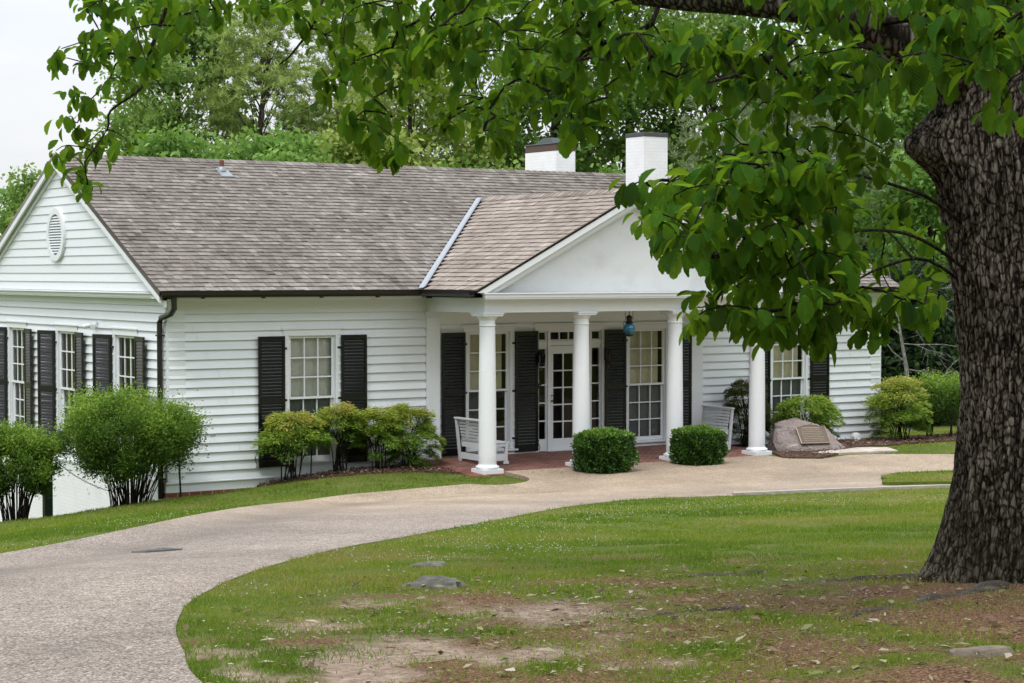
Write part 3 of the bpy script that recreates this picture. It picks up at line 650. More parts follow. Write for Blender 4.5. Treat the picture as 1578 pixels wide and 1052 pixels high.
# ---- windows
def window(fr,c,cur='cream',down=None):
    mb=MB(); B=lambda u0,u1,n0,n1,z0,z1: fr.box(mb,c+u0,c+u1,n0,n1,z0,z1)
    for s in (-1,1):
        B(s*.455,s*.548,-.10,.036,.085,2.262)
        B(s*.44,s*.455,-.10,-.0,.085,2.262)
    B(-.56,.56,-.10,.038,2.264,2.372); B(-.61,.61,.0,.062,2.374,2.402)
    w_=H('window',mb,TRIM,None,.003)
    s_=MB(); fr.box(s_,c-.60,c+.60,.0,.09,.052,.083); fr.box(s_,c-.44,c+.44,-.10,-.0,.052,.083); s_.build('sill',TRIM,w_,.004)
    def sash(z0,z1,n0,cols=3,rows=3):
        q=MB(); st=.042
        for s in (-1,1): fr.box(q,c+s*.398,c+s*.44,n0,n0+.035,z0,z1)
        fr.box(q,c-.398,c+.398,n0,n0+.035,z1-.042,z1); fr.box(q,c-.398,c+.398,n0,n0+.035,z0,z0+(.075 if z0<.5 else .04))
        zb=z0+(.075 if z0<.5 else .04); zt=z1-.042
        for i in range(1,cols):
            u=c-.398+.796*i/cols; fr.box(q,u-.011,u+.011,n0+.006,n0+.031,zb,zt)
        for j in range(1,rows):
            z=zb+(zt-zb)*j/rows
            for i in range(cols):
                ua=c-.398+.796*i/cols+(.011 if i else 0);ub=c-.398+.796*(i+1)/cols-(.011 if i<cols-1 else 0)
                fr.box(q,ua,ub,n0+.006,n0+.031,z-.011,z+.011)
        q.build('sash',TRIM,w_)
        g=MB(); g.quad(fr.P(c-.398,n0+.015,zb),fr.P(c+.398,n0+.015,zb),fr.P(c+.398,n0+.015,zt),fr.P(c-.398,n0+.015,zt)); g.build('pane',GLASS,w_)
    sash(1.165,2.262,-.048); sash(.087,1.205,-.09)
    def drape(u0,u1,z0,z1,m_,n0,amp=.012,fr_=26,ph=0):
        q=MB(); K=60
        for i in range(K):
            a=u0+(u1-u0)*i/K;b=u0+(u1-u0)*(i+1)/K
            na=n0+amp*math.sin(a*fr_+ph);nb=n0+amp*math.sin(b*fr_+ph)
            q.quad(fr.P(c+a,na,z0),fr.P(c+b,nb,z0),fr.P(c+b,nb,z1),fr.P(c+a,na,z1),.5)
        q.build('curtain',m_,w_)
    if cur=='cream': drape(-.43,.36,1.185,2.3,CURT,-.118,.006)
    if cur=='pale': drape(-.43,.43,1.185,2.3,SHEER,-.118,.006)
    if cur=='side':
        drape(.05,.42,.2,2.3,SHEER,-.18,.02,40)
    if down=='grey': drape(-.43,.43,.1,1.2,GREYC,-.13,.008,30)
    if down=='part': drape(-.43,-.1,.1,1.2,GREYC,-.22,.02,40)
    return w_
window(F0,WC[0],'pale','grey'); window(F0,WC[1],'cream','part'); window(F0,WC[2],'cream','grey'); window(F0,WC[3],'cream','grey')
for c in SW: window(S0,-c,'side')
# ---- shutters
def shutter(fr,u0,u1,hinge,open_=0.):
    """louvred shutter standing just off the wall; open_ swings the free edge out"""
    z0,z1=.022,2.266; mb=MB()
    n0=.045; th=.036
    ax,sg=(u0,1) if hinge=='l' else (u1,-1)
    W=u1-u0; ca,sa=math.cos(open_),math.sin(open_)
    def P(t,n,z): # t from hinge
        return fr.P(ax+sg*(t*ca-0*n*sa),n0+n+t*sa,z)
    def bx(t0,t1,na,nb,za,zb): mb.hexa([P(t0,nb,za),P(t1,nb,za),P(t1,na,za),P(t0,na,za),P(t0,nb,zb),P(t1,nb,zb),P(t1,na,zb),P(t0,na,zb)] if sg>0 else [P(t1,nb,za),P(t0,nb,za),P(t0,na,za),P(t1,na,za),P(t1,nb,zb),P(t0,nb,zb),P(t0,na,zb),P(t1,na,zb)])
    bx(0,.05,0,th,z0,z1); bx(W-.05,W,0,th,z0,z1)
    for a,b in ((z0,z0+.1),(1.11,1.21),(z1-.085,z1)): bx(.05,W-.05,0.002,th-.002,a,b)
    for a,b in ((z0+.1,1.11),(1.21,z1-.085)):
        k=int((b-a)/.057); 
        for i in range(k):
            z=a+(b-a)*(i+.5)/k; j=random.uniform(-.002,.002)
            hp=(b-a)/k/2
            for (na,za,nb,zb_) in ((th-.006,-hp+.001,th-.009,hp-.024),(th-.0088,hp-.0235,th-.019,hp-.003)):
                p=[(.05,na,z+za+j),(W-.05,na,z+za+j),(W-.05,nb,z+zb_+j),(.05,nb,z+zb_+j)]
                L=[P(*x) for x in p]
                mb.quad(*(L if sg>0 else [L[1],L[0],L[3],L[2]]))
    s_=H('shutter',mb,BLACK)
    for z in (.28,1.16,2.05):
        hm=MB(); a=fr.P(ax-sg*.055,.036,z-.03);b=fr.P(ax+sg*.09*ca,n0+.085*sa,z+.03)
        hm.box(a[0],b[0],min(a[1],b[1]) if fr.k=='front' else a[1],max(a[1],b[1]) if fr.k=='front' else b[1],z-.018,z+.018)
        hm.build('hinge',IRON,s_)
    ex=u1 if hinge=='l' else u0
    d=MB(); e=fr.P(ex-sg*(-.045),.05,.13)
    pts=[]
    for i in range(14):
        t=i/13; q=(.018+.01*abs(t-.5))*math.sin(t*2*math.pi)
        pts.append(fr.P(ex+sg*.04+q*(1),.055,.03+.19*t))
    d.tube(pts,.007,5); d.build('shutter_dog',IRON,s_)
for c in WC:
    shutter(F0,c-.548-.51,c-.55,'r',.03); shutter(F0,c+.55,c+.548+.50,'l',.03)
for c in SW:
    shutter(S0,-c-.548-.50,-c-.55,'r',.30); shutter(S0,-c+.55,-c+.548+.50,'l',.10)
# ---- door with sidelights and transom
dc=DC; mb=MB()
B=lambda u0,u1,n0,n1,z0,z1: F0.box(mb,dc+u0,dc+u1,n0,n1,z0,z1)
for s in (-1,1):
    B(s*.735,s*.82,-.12,.04,-.02,2.262)
    B(s*.452,s*.505,-.12,.01,-.02,2.262)
B(-.83,.83,-.12,.042,2.264,2.375); B(-.87,.87,0,.065,2.377,2.405)
B(-.735,-.505,-.10,-.015,1.985,2.065); B(.505,.735,-.10,-.015,1.985,2.065); B(-.452,.452,-.12,-.005,1.985,2.065)
B(-.45,.45,-.12,.03,-.03,-.002)
frame=H('door_frame',mb,TRIM,None,.003)
def lite(u0,u1,z0,z1,cols,rows,uo0,uo1,zo0,zo1,n0,name,mt=TRIM,par=None,mw=.012):
    q=MB(); X=lambda a,b,za,zb,na=0,nb=.04: F0.box(q,dc+a,dc+b,n0+na,n0+nb,za,zb)
    X(uo0,u0,zo0,zo1); X(u1,uo1,zo0,zo1); X(u0,u1,zo0,z0); X(u0,u1,z1,zo1)
    for i in range(1,cols):
        u=u0+(u1-u0)*i/cols; X(u-mw,u+mw,z0,z1,.006,.034)
    for j in range(1,rows):
        z=z0+(z1-z0)*j/rows
        for i in range(cols):
            X(u0+(u1-u0)*i/cols+(mw if i else 0),u0+(u1-u0)*(i+1)/cols-(mw if i<cols-1 else 0),z-mw,z+mw,.006,.034)
    o=q.build(name,mt,par or house,.002)
    g=MB(); y=n0+.018; g.quad(F0.P(dc+u0,y,z0),F0.P(dc+u1,y,z0),F0.P(dc+u1,y,z1),F0.P(dc+u0,y,z1)); g.build('pane',GLASS,o if par is None else par)
    return o
door=lite(-.352,.352,.215,1.825,3,5,-.448,.448,.002,1.975,-.085,'door')
k=MB(); 
for z in (.93,1.04): k.lathe([(.0,0),(.022,.0),(.022,.02),(.0,.022)],F0.P(dc-.402,.0,z-.01),12)
k.tube([F0.P(dc-.402,-.045,.935),F0.P(dc-.402,-.0,.935)],[.012,.024],8); k.build('knob',BRASS,door)
for s in (-1,1):
    a,b=(-.72,-.535) if s<0 else (.535,.72); c,d=(-.735,-.505) if s<0 else (.505,.735)
    lite(a,b,.22,1.92,1,5,c,d,-.01,1.985,-.075,'sidelight')
    lite(a,b,2.095,2.232,1,1,c,d,2.065,2.264,-.075,'transom_light')
lite(-.42,.42,2.095,2.232,4,1,-.452,.452,2.065,2.264,-.08,'transom_light')
hh=MB(); hh.tube([F0.P(dc-.775,.06,1.30),F0.P(dc-.775,.075,1.24),F0.P(dc-.775,.06,1.16)],[.012,.02,.012],6); F0.box(hh,dc-.79,dc-.76,.04,.06,1.13,1.33); F0.box(hh,dc-.80,dc-.70,.06,.075,1.24,1.265); hh.build('latch',IRON,frame)
# ---- portico
PY=-1.86; CXs=[5.115,7.105,9.225,11.215]; ZB=-.10
fl=MB(); x0,x1=4.72,11.6
fl.hexa([(x0+.12,-2.08,-.6),(x1,-2.08,-.6),(x1,.0,-.6),(x0+.12,.0,-.6),(x0+.12,-2.08,-.112),(x1,-2.08,-.112),(x1,-.0,-.012),(x0+.12,-.0,-.012)])
H('porch_floor',fl,PAVER)
e=MB(); sl=.1/2.08
zf=lambda y: -.012+sl*y
for i in range(20):
    y0=-2.2+i*.11; y1=y0+.1
    e.hexa([(x0-.09,y0,-.5),(x0+.115,y0,-.5),(x0+.115,y1,-.5),(x0-.09,y1,-.5),(x0-.09,y0,zf(y0)+.003),(x0+.115,y0,zf(y0)+.003),(x0+.115,y1,zf(y1)+.003),(x0-.09,y1,zf(y1)+.003)])
x=x0-.09+.21
while x<x1-.05:
    e.hexa([(x,-2.2,-.5),(x+.1,-2.2,-.5),(x+.1,-2.085,-.5),(x,-2.085,-.5),(x,-2.2,zf(-2.2)+.003),(x+.1,-2.2,zf(-2.2)+.003),(x+.1,-2.085,zf(-2.085)+.003),(x,-2.085,zf(-2.085)+.003)]); x+=.11
H('porch_edging',e,paint('edging_brick',(.20,.07,.048),.85,.35,12,.3,60),None,.006)
e=MB(); e.box(x0-.085,x0+.11,-2.195,.0,-.55,-.14); e.box(x0+.11,x1,-2.195,-2.09,-.55,-.14); H('porch_mortar',e,CONC)
for cx in CXs:
    mb=MB()
    prof=[(.150,.115)]+[(.157-.022*(t**1.7),.13+(2.535-.13)*t) for t in [i/14 for i in range(15)]]
    mb.lathe(prof,(cx,PY,ZB),36); col=H('column',mb,TRIM)
    b=MB(); b.box(cx-.205,cx+.205,PY-.205,PY+.205,ZB-.03,ZB+.065)
    b.lathe([(.150,.066),(.196,.066),(.205,.08),(.205,.10),(.196,.115),(.172,.118),(.168,.13),(.156,.145)],(cx,PY,ZB),36); b.build('base',TRIM,col,.003)
    q=MB(); zt=2.665-ZB
    q.lathe([(.136,zt-.235),(.150,zt-.23),(.152,zt-.215),(.139,zt-.205),(.139,zt-.13),(.146,zt-.125),(.17,zt-.09),(.19,zt-.062),(.15,zt-.06)],(cx,PY,ZB),36)
    q.box(cx-.20,cx+.20,PY-.20,PY+.20,2.605,2.640); q.box(cx-.215,cx+.215,PY-.215,PY+.215,2.641,2.664); q.build('capital',TRIM,col,.003)
for cx in (5.115,11.215):
    mb=MB(); mb.box(cx-.14,cx+.14,-.06,.0,-.02,2.55); pl=H('pilaster',mb,TRIM,None,.003)
    b=MB(); b.box(cx-.155,cx+.155,-.075,.0,-.018,.16); b.build('base',TRIM,pl,.003)
    q=MB(); q.box(cx-.155,cx+.155,-.075,.0,2.555,2.60); q.box(cx-.175,cx+.175,-.095,.0,2.601,2.640); q.box(cx-.19,cx+.19,-.11,0,2.641,2.664); q.build('capital',TRIM,pl,.003)
XL,XRt=4.97,11.36; ZA,ZC=2.665,2.90; YF=-2.0
mb=MB(); mb.box(XL,XRt,YF,YF+.28,ZA,ZC); mb.box(XL,XL+.28,YF+.281,-.003,ZA,ZC); mb.box(XRt-.28,XRt,YF+.281,-.003,ZA,ZC); H('entablature',mb,TRIM,None,.003)
mb=MB(); mb.box(XL+.28,XRt-.28,YF+.28,-.036,2.70,2.72); H('porch_ceiling',mb,TRIM)
PXE=4.66; PXE2=2*DC-PXE; PSL=.511; PRZ=EZ+PSL*(DC-PXE); YO=-2.24
mb=MB(); mb.box(XL-.12,XRt+.12,YO+.03,-.46,2.90,2.925); mb.box(XL-.13,XRt+.13,YO+.02,YO+.10,2.926,2.985); mb.box(XL-.16,XRt+.16,YO,YO+.11,2.986,3.01)
H('cornice',mb,TRIM,None,.003)
mb=MB(); z0=3.012; x0=XL-.02
mb.prism([(x0,-1.97,z0),(2*DC-x0,-1.97,z0),(DC,-1.97,z0+PSL*(DC-x0)-.0)],(0,.06,0)); H('pediment',mb,STUCCO)
for s in (-1,1):
    mb=MB(); X=lambda d: DC+s*d
    h0=DC-PXE; 
    def rk(o0,o1,y0,y1):
        pts=[]
        a=(X(h0-.0),EZ-o0);b=(X(0),PRZ-o0);c=(X(0),PRZ-o1);
        d_=(X(h0-.0),EZ-o1)
        # cut horizontally at the cornice top
        zc=3.012
        def cut(o): # x where plane offset o meets zc
            return X((PRZ-o-zc)/PSL)
        P=[(cut(o0),zc),(X(0),PRZ-o0),(X(0),PRZ-o1),(cut(o1),zc)]
        P=[(p[0],y0,p[1]) for p in P]
        if s>0: P=P[::-1]
        mb.prism(P,(0,y1-y0,0))
    rk(.055,.16,YO+.0,-1.91); rk(.161,.27,YO+.09,-1.911); rk(.271,.31,YO+.14,-1.912)
    H('raking_cornice',mb,TRIM)
# ---- roofs
def deck(P,th,name='roof'): mb=MB(); mb.prism(P,(0,0,-th)); return mb
GX0,GX1=-.34,XR+.2
rm=MB()
lo=.022
for s in (0,1):
    y0=EY if s==0 else 2*RY-EY
    P=[(GX0,y0,EZ-lo),(GX1,y0,EZ-lo),(GX1,RY,RZ-lo),(GX0,RY,RZ-lo)]
    if s: P=P[::-1]
    rm.prism(P,(0,0,-.07))
def shingles(mb,O,U,V,Nn,L,rng,expo=.14,th=.017):
    O,U,V,Nn=map(Vector,(O,U,V,Nn)); r=0
    while r*expo<L-.03:
        t=r*expo; s0,s1=rng(t); s=s0-random.random()*.12; tt=min(t+expo*1.2,L+.01); rowc=random.uniform(-.05,.05)
        while s<s1:
            wd=random.uniform(.07,.17); a=max(s,s0); b=min(s+wd-.004,s1)
            if b-a>.01:
                j=random.uniform(-.006,.006); h=th*random.uniform(.75,1.25); h2=h*random.uniform(.8,1.2)
                A=O+U*a+V*(t+j)+Nn*h; B=O+U*b+V*(t+j)+Nn*h2; C=O+U*b+V*tt+Nn*.002; D=O+U*a+V*tt+Nn*.002
                A0=O+U*a+V*(t+j)-Nn*.004; B0=O+U*b+V*(t+j)-Nn*.004
                c=min(1,max(0,random.gauss(.5,.18)+rowc))
                mb.add([A,B,C,D,A0,B0],[(0,1,2,3),(4,5,1,0),(4,0,3),(5,2,1)],c)
            s+=wd
        r+=1
nl=math.hypot(1,SL); Vm=(0,1/nl,SL/nl); Nm=(0,-SL/nl,1/nl); Lm=(RY-EY)*nl
def val_y(x): return EY+(x-PXE)*PSL/SL   # valley line on the left portico slope
def rngL(t):
    y=EY+t/nl; xv=PXE+(y-EY)*SL/PSL
    return (0,(min(xv,DC)-.06)-GX0) if xv<DC else (0,DC-GX0)
def rngR(t):
    y=EY+t/nl; xv=PXE2-(y-EY)*SL/PSL
    return ((max(xv,DC)+.06)-GX0,GX1-GX0) if xv>DC else (DC-GX0,GX1-GX0)
sh=MB()
shingles(sh,(GX0,EY-.03,EZ-.015),(1,0,0),Vm,Nm,Lm+.02,rngL,.148,.021); shingles(sh,(GX0,EY-.03,EZ-.015),(1,0,0),Vm,Nm,Lm+.02,rngR,.148,.021)
rm.v and None
roof=H('roof',rm,SHING)
sh.build('shingles',SHING,roof)
rc=MB(); x=GX0
while x<GX1:
    c=min(1,max(0,random.gauss(.45,.25))); z=RZ+.012
    for s in (-1,1):
        P=[(x,RY,z+.028),(x+.24,RY,z+.012),(x+.24,RY+s*.13,z-.13*SL+.008),(x,RY+s*.13,z-.13*SL+.024)]
        if s>0: P=P[::-1]
        rc.prism(P,(0,0,-.012),c)
    x+=.17
rc.build('ridge_cap',SHING,roof)
# portico roof
pr=MB(); ye=val_y(DC)
for s in (-1,1):
    X=lambda x: x if s<0 else 2*DC-x
    P=[(X(PXE),YO,EZ-lo),(X(PXE),EY,EZ-lo),(X(DC),ye,PRZ-lo),(X(DC),YO,PRZ-lo)]
    if s<0: P=P[::-1]
    pr.prism(P,(0,0,-.03))
proof=H('porch_roof',pr,GUT)
pl_=math.hypot(1,PSL); Lp=(DC-PXE)*pl_; ps=MB()
def rngP(t):
    x=PXE+t/pl_; return (0,val_y(x)-YO-.05)
shingles(ps,(PXE-.02,YO-.02,EZ-.012),(0,1,0),(1/pl_,0,PSL/pl_),(-PSL/pl_,0,1/pl_),Lp+.02,rngP,.165,.022)
shingles(ps,(PXE2+.02,YO-.02,EZ-.012),(0,1,0),(-1/pl_,0,PSL/pl_),(PSL/pl_,0,1/pl_),Lp+.02,rngP,.165,.022)
# flip winding for the left slope is harmless
ps.build('shingles',SHING2,proof)
rc=MB(); y=YO-.02
while y<ye-.1:
    c=min(1,max(0,random.gauss(.4,.25))); z=PRZ+.012
    for s in (-1,1):
        P=[(DC,y,z+.028),(DC,y+.22,z+.012),(DC+s*.13,y+.22,z-.13*PSL+.008),(DC+s*.13,y,z-.13*PSL+.024)]
        if s<0: P=P[::-1]
        rc.prism(P,(0,0,-.012),c)
    y+=.16
rc.build('ridge_cap',SHING2,proof)
for s in (-1,1):
    X=lambda x: x if s<0 else 2*DC-x
    q=MB(); z0=EZ+.03; zt=PRZ+.03
    a=(PXE-.02,EY-.03);b=(DC-.02,ye-.03)
    P=[(X(a[0]-.09),a[1],z0),(X(a[0]),a[1],z0+.004),(X(b[0]),b[1],zt+.004),(X(b[0]-.09),b[1],zt)]
    P2=[(X(a[0]),a[1],z0+.004),(X(a[0]+.06),a[1]-.0,z0+.033),(X(b[0]+.01),b[1]-.06,zt+.015),(X(b[0]),b[1],zt+.004)]
    if s<0: pass
    else: P=P[::-1];P2=P2[::-1]
    q.prism(P,(0,0,-.012)); q.prism(P2,(0,0,-.012)); H('valley_flashing',q,METAL)
# gutters
def gutter(mb,a,b,out):
    """a,b ends of the roof edge (top inner), out = outward unit vector"""
    a,b,o=Vector(a),Vector(b),Vector(out); prof=[(0,-.01),(0,-.10),(.03,-.115),(.085,-.112),(.118,-.07),(.122,-.005),(.132,-.0),(.112,.002),(.108,-.06),(.08,-.098),(.03,-.10),(.012,-.09),(.012,-.01)]
    mb.prism([a+o*p+Vector((0,0,q)) for p,q in prof],b-a)
g=MB(); gutter(g,(GX0,EY-.005,EZ+.0),(PXE-.0,EY-.005,EZ),(0,-1,0)); gg=H('gutter',g,GUT)
br=MB(); 
x=.4
while x<4.5: br.box(x,x+.03,EY-.10,EY+.02,EZ-.135,EZ-.116); x+=1.1
br.build('bracket',GUT,gg)
g=MB(); gutter(g,(PXE-.005,EY-.10,EZ),(PXE-.005,YO+.06,EZ),(-1,0,0)); H('gutter',g,GUT)
g=MB(); gutter(g,(PXE2,EY-.005,EZ),(GX1,EY-.005,EZ),(0,-1,0)); H('gutter',g,GUT)
dp=MB(); dp.tube([(-.10,-.50,2.95),(-.10,-.50,2.76),(-.105,-.40,2.68),(-.11,.02,2.60),(-.10,.10,2.53),(-.10,.10,1.0),(-.10,.10,-.42)],[.048]*7,10); 
for z in (2.3,1.1,-.1): dp.box(-.155,-.03,.045,.155,z,z+.025)
H('downspout',dp,GUT)
# eaves
mb=MB(); mb.box(GX0+.03,PXE-.02,EY+.02,-.036,2.93,2.948); mb.box(GX0+.03,PXE-.02,EY,EY+.019,2.90,EZ-.10); mb.box(PXE2,GX1-.03,EY+.02,-.036,2.93,2.948); mb.box(PXE2,GX1-.03,EY,EY+.019,2.90,EZ-.10); H('soffit',mb,TRIM)
# gable end
mb=MB(); GN=.20; z=3.04
while z<RZ-.14:
    zt=min(z+EXPO,RZ-.13); hw=lambda q:(RZ-.10-q)/SL
    c=random.random()
    for lo_,hi_,nlo,nhi in ((z,zt,.024,.006),):
        mb.quad((-GN-nlo,RY+hw(lo_),lo_),(-GN-nlo,RY-hw(lo_),lo_),(-GN-nhi,RY-hw(hi_),hi_),(-GN-nhi,RY+hw(hi_),hi_),c)
        mb.quad((-GN+.0,RY+hw(lo_),lo_),(-GN+.0,RY-hw(lo_),lo_),(-GN-nlo,RY-hw(lo_),lo_),(-GN-nlo,RY+hw(lo_),lo_),c)
    z+=EXPO
mb.prism([(-GN,EY+.03,3.03),(-GN,2*RY-EY-.03,3.03),(-GN,RY,RZ-.10)],(.1,0,0)); H('gable_wall',mb,WHITE)
mb=MB(); mb.prism([(XR+.1,EY+.03,3.03),(XR+.1,2*RY-EY-.03,3.03),(XR+.1,RY,RZ-.10)],(.1,0,0)); H('gable_wall',mb,WHITE)
mb=MB(); mb.box(-GN-.02,-.036,EY+.0,2*RY-EY,2.925,2.945); mb.box(-GN-.03,-GN+.12,EY,2*RY-EY,2.946,3.005); mb.hexa([(-GN-.075,EY-.0,3.006),(-GN+.12,EY-.0,3.006),(-GN+.12,2*RY-EY,3.006),(-GN-.075,2*RY-EY,3.006),(-GN-.075,EY,3.022),(-GN+.12,EY,3.045),(-GN+.12,2*RY-EY,3.045),(-GN-.075,2*RY-EY,3.022)])
H('cornice',mb,TRIM)
for s in (-1,1):
    mb=MB()
    def rk(o0,o1,x0,x1):
        y0=EY if s<0 else 2*RY-EY
        P=[(x0,y0,EZ-o0),(x0,RY,RZ-o0),(x0,RY,RZ-o1),(x0,y0,EZ-o1)]
        if s<0: P=P[::-1]
        mb.prism(P,(x1-x0,0,0))
    rk(.093,.20,-.335,-.30); rk(.093,.115,-.299,-.2); rk(.116,.27,-.255,-.201); rk(.1161,.16,-.285,-.256)
    H('rake_board',mb,TRIM)
# oval gable vent
mb=MB(); n=40; vy,vz=4.56,4.06
def ring(r0a,r0b,r1a,r1b,x0,x1):
    vs=[];fs=[]
    for k in range(n):
        q=2*math.pi*k/n; c,s=math.cos(q),math.sin(q)
        vs+=[(x1,vy+r0a*c,vz+r0b*s),(x0,vy+r0a*c,vz+r0b*s),(x0,vy+r1a*c,vz+r1b*s),(x1,vy+r1a*c,vz+r1b*s)]
    for k in range(n):
        a=4*k;b=4*((k+1)%n)
        for i in range(4): j=(i+1)%4; fs.append((a+i,b+i,b+j,a+j))
    mb.add(vs,fs,.5)
ring(.34,.38,.45,.49,-GN-.075,-GN); gv=H('gable_vent',mb,TRIM)
q=MB(); q.prism([(-GN-.028,vy-.36*math.cos(2*math.pi*k/n),vz+.40*math.sin(2*math.pi*k/n)) for k in range(n)],(.01,0,0)); q.build('vent_shade_disc',DARKIN,gv)  # dark disc stands in for the shaded opening behind the louvers
q=MB()
for i in range(14):
    z=vz-.35+.7*(i+.5)/14; hw=.345*math.sqrt(max(0,1-((z-vz)/.385)**2))
    q.hexa([(-GN-.065,vy-hw,z-.02),(-GN-.03,vy-hw,z+.012),(-GN-.03,vy+hw,z+.012),(-GN-.065,vy+hw,z-.02),(-GN-.065,vy-hw,z-.008),(-GN-.03,vy-hw,z+.024),(-GN-.03,vy+hw,z+.024),(-GN-.065,vy+hw,z-.008)])
q.build('louver',TRIM,gv)
# chimneys
def chimney(x0,x1,y0,y1,z0,z1,capm,ch,over):
    mb=MB(); mb.box(x0,x1,y0,y1,z0,z1-ch); o=H('chimney',mb,BRICKW)
    q=MB(); q.box(x0-over,x1+over,y0-over,y1+over,z1-ch+.002,z1); q.build('chimney_cap',capm,o,.01); return o
chimney(12.2,12.84,3.0,3.64,4.3,6.36,CAPM,.09,.012)
ch2=chimney(11.31,11.82,5.0,6.23,4.9,6.2,BROWNC,.16,.0)
q=MB(); q.hexa([(11.29,4.98,6.202),(11.84,4.98,6.202),(11.84,6.25,6.202),(11.29,6.25,6.202),(11.31,5.0,6.225),(11.82,5.0,6.225),(11.82,6.23,6.225),(11.31,6.23,6.225)])
q.hexa([(11.38,5.25,6.23),(11.75,5.25,6.23),(11.75,5.95,6.23),(11.38,5.95,6.23),(11.47,5.45,6.36),(11.66,5.45,6.36),(11.66,5.75,6.36),(11.47,5.75,6.36)]); q.build('flue_cover',GREENP,ch2)
# vent pipe
vp=MB(); px_,py_=2.86,4.05; pz=EZ+SL*(py_-EY); vp.tube([(px_,py_,pz-.05),(px_,py_,pz+.21)],.045,12); o=H('vent_pipe',vp,RUST)
q=MB(); q.hexa([(px_-.13,py_-.28,pz-.28*SL+.012),(px_+.13,py_-.28,pz-.28*SL+.012),(px_+.11,py_+.05,pz+.05*SL+.012),(px_-.11,py_+.05,pz+.05*SL+.012),(px_-.13,py_-.28,pz-.28*SL+.035),(px_+.13,py_-.28,pz-.28*SL+.035),(px_+.11,py_+.05,pz+.05*SL+.035),(px_-.11,py_+.05,pz+.05*SL+.035)])
q.lathe([(.1,0),(.085,.05),(.055,.09)],(px_,py_,pz-.0),12); q.build('flashing',METAL,o)

# ------------------------------------------------------------------ porch things
def gzf(x,y): return float(gz(np.array([x]),np.array([y]))[0])
def bench(x,y0,y1,face,label):
    zb=zf((y0+y1)/2)+.002; t=thing('porch_bench',label,'bench',(x,(y0+y1)/2,zb),'white slatted benches on the porch')
    S=lambda v: x+face*v
    bk=MB(); ym,yM=min(y0,y1),max(y0,y1)
    for i in range(7): # back slats, leaning back
        z=zb+.40+i*.058; o=-.0-.0-(z-zb-.40)*.22
        a=S(o);b=S(o+.018); bk.hexa([(min(a,b),ym+.03,z),(max(a,b),ym+.03,z),(max(a,b),yM-.03,z),(min(a,b),yM-.03,z),(min(a,b)-face*.009,ym+.03,z+.044),(max(a,b)-face*.009,ym+.03,z+.044),(max(a,b)-face*.009,yM-.03,z+.044),(min(a,b)-face*.009,yM-.03,z+.044)])
    bk.build('backrest',BENCH,t)
    q=MB(); q.box(S(-.13),S(-.05),ym-.04,yM+.04,zb+.78,zb+.81); q.build('top_rail',BENCH,t,.004)
    for y in (ym,yM):
        q=MB()
        q.hexa([(S(-.01)-.025,y-.025,zb),(S(-.01)+.025,y-.025,zb),(S(-.01)+.025,y+.025,zb),(S(-.01)-.025,y+.025,zb),(S(-.10)-.02,y-.025,zb+.80),(S(-.10)+.02,y-.025,zb+.80),(S(-.10)+.02,y+.025,zb+.80),(S(-.10)-.02,y+.025,zb+.80)]); q.build('leg',BENCH,t,.004)
        q=MB(); q.box(S(.42),S(.47),y-.025,y+.025,zb,zb+.36); q.box(S(.39),S(.50),y-.02,y+.02,zb+.0,zb+.05); q.build('leg',BENCH,t,.004)
        q=MB(); q.box(S(.018),S(.419),y-.02,y+.02,zb+.31,zb+.37); q.box(S(.016),S(.419),y-.02,y+.02,zb+.06,zb+.17); q.build('end_rail',BENCH,t,.004)
    q=MB()
    for i in range(6): q.box(S(.02+i*.085),S(.09+i*.085),ym-.03,yM+.03,zb+.372,zb+.394)
    q.build('seat',BENCH,t,.003)
    q=MB(); q.box(S(.425),S(.445),ym+.025,yM-.025,zb+.28,zb+.36); q.box(S(-.0),S(.012),ym+.025,yM-.025,zb+.28,zb+.37); q.box(S(-.005),S(.012),ym+.025,yM-.025,zb+.06,zb+.17); q.build('apron',BENCH,t)
bench(5.47,-.42,-1.22,1,'white slatted bench seen from behind, beside the porch column nearest the clustered bushes')
bench(10.98,-.45,-1.30,-1,'white slatted bench half hidden by a clipped box hedge, near the blue lantern side')
# hanging lantern
lx,ly=8.30,-1.69; t=thing('hanging_lantern','round blue glass lantern hanging from the porch ceiling on a dark metal bail','lantern',(lx,ly,2.19))
q=MB(); q.lathe([(.02,.0),(.07,.012),(.08,.03),(.06,.045)],(lx,ly,2.19),16); q.lathe([(.065,.24),(.075,.26),(.05,.285),(.05,.34),(.062,.35),(.045,.375),(.015,.395)],(lx,ly,2.19),16)
for k in range(2):
    a=k*math.pi+.9; q.tube([(lx+.122*math.sin(b)*math.cos(a),ly+.122*math.sin(b)*math.sin(a),2.335-.118*math.cos(b)) for b in [.5+2.1*i/10 for i in range(11)]],.005,5)
q.build('cage',IRON,t)
q=MB(); q.lathe([(.055,.045)]+[(.112*math.sin(b),.147-.105*math.cos(b)) for b in [.5+2.15*i/14 for i in range(15)]]+[(.06,.24)],(lx,ly,2.19),24); q.build('globe',BLUEG,t)
q=MB(); q.tube([(lx-.085,ly,2.50),(lx-.085,ly,2.66),(lx-.075,ly,2.69),(lx+.075,ly,2.69),(lx+.085,ly,2.66),(lx+.085,ly,2.50)],.005,5); q.tube([(lx,ly,2.58),(lx,ly,2.70)],.006,5); q.tube([(lx-.085,ly,2.50),(lx-.13,ly,2.42),(lx-.12,ly,2.33)],.004,5); q.tube([(lx+.085,ly,2.50),(lx,ly,2.58),(lx-.085,ly,2.50)],.004,5); q.build('bail',IRON,t)
q=MB(); q.tube([(lx-.18,ly,2.685),(lx-.08,ly,2.70),(lx+.1,ly,2.69)],.006,5); q.build('hook',IRON,t)
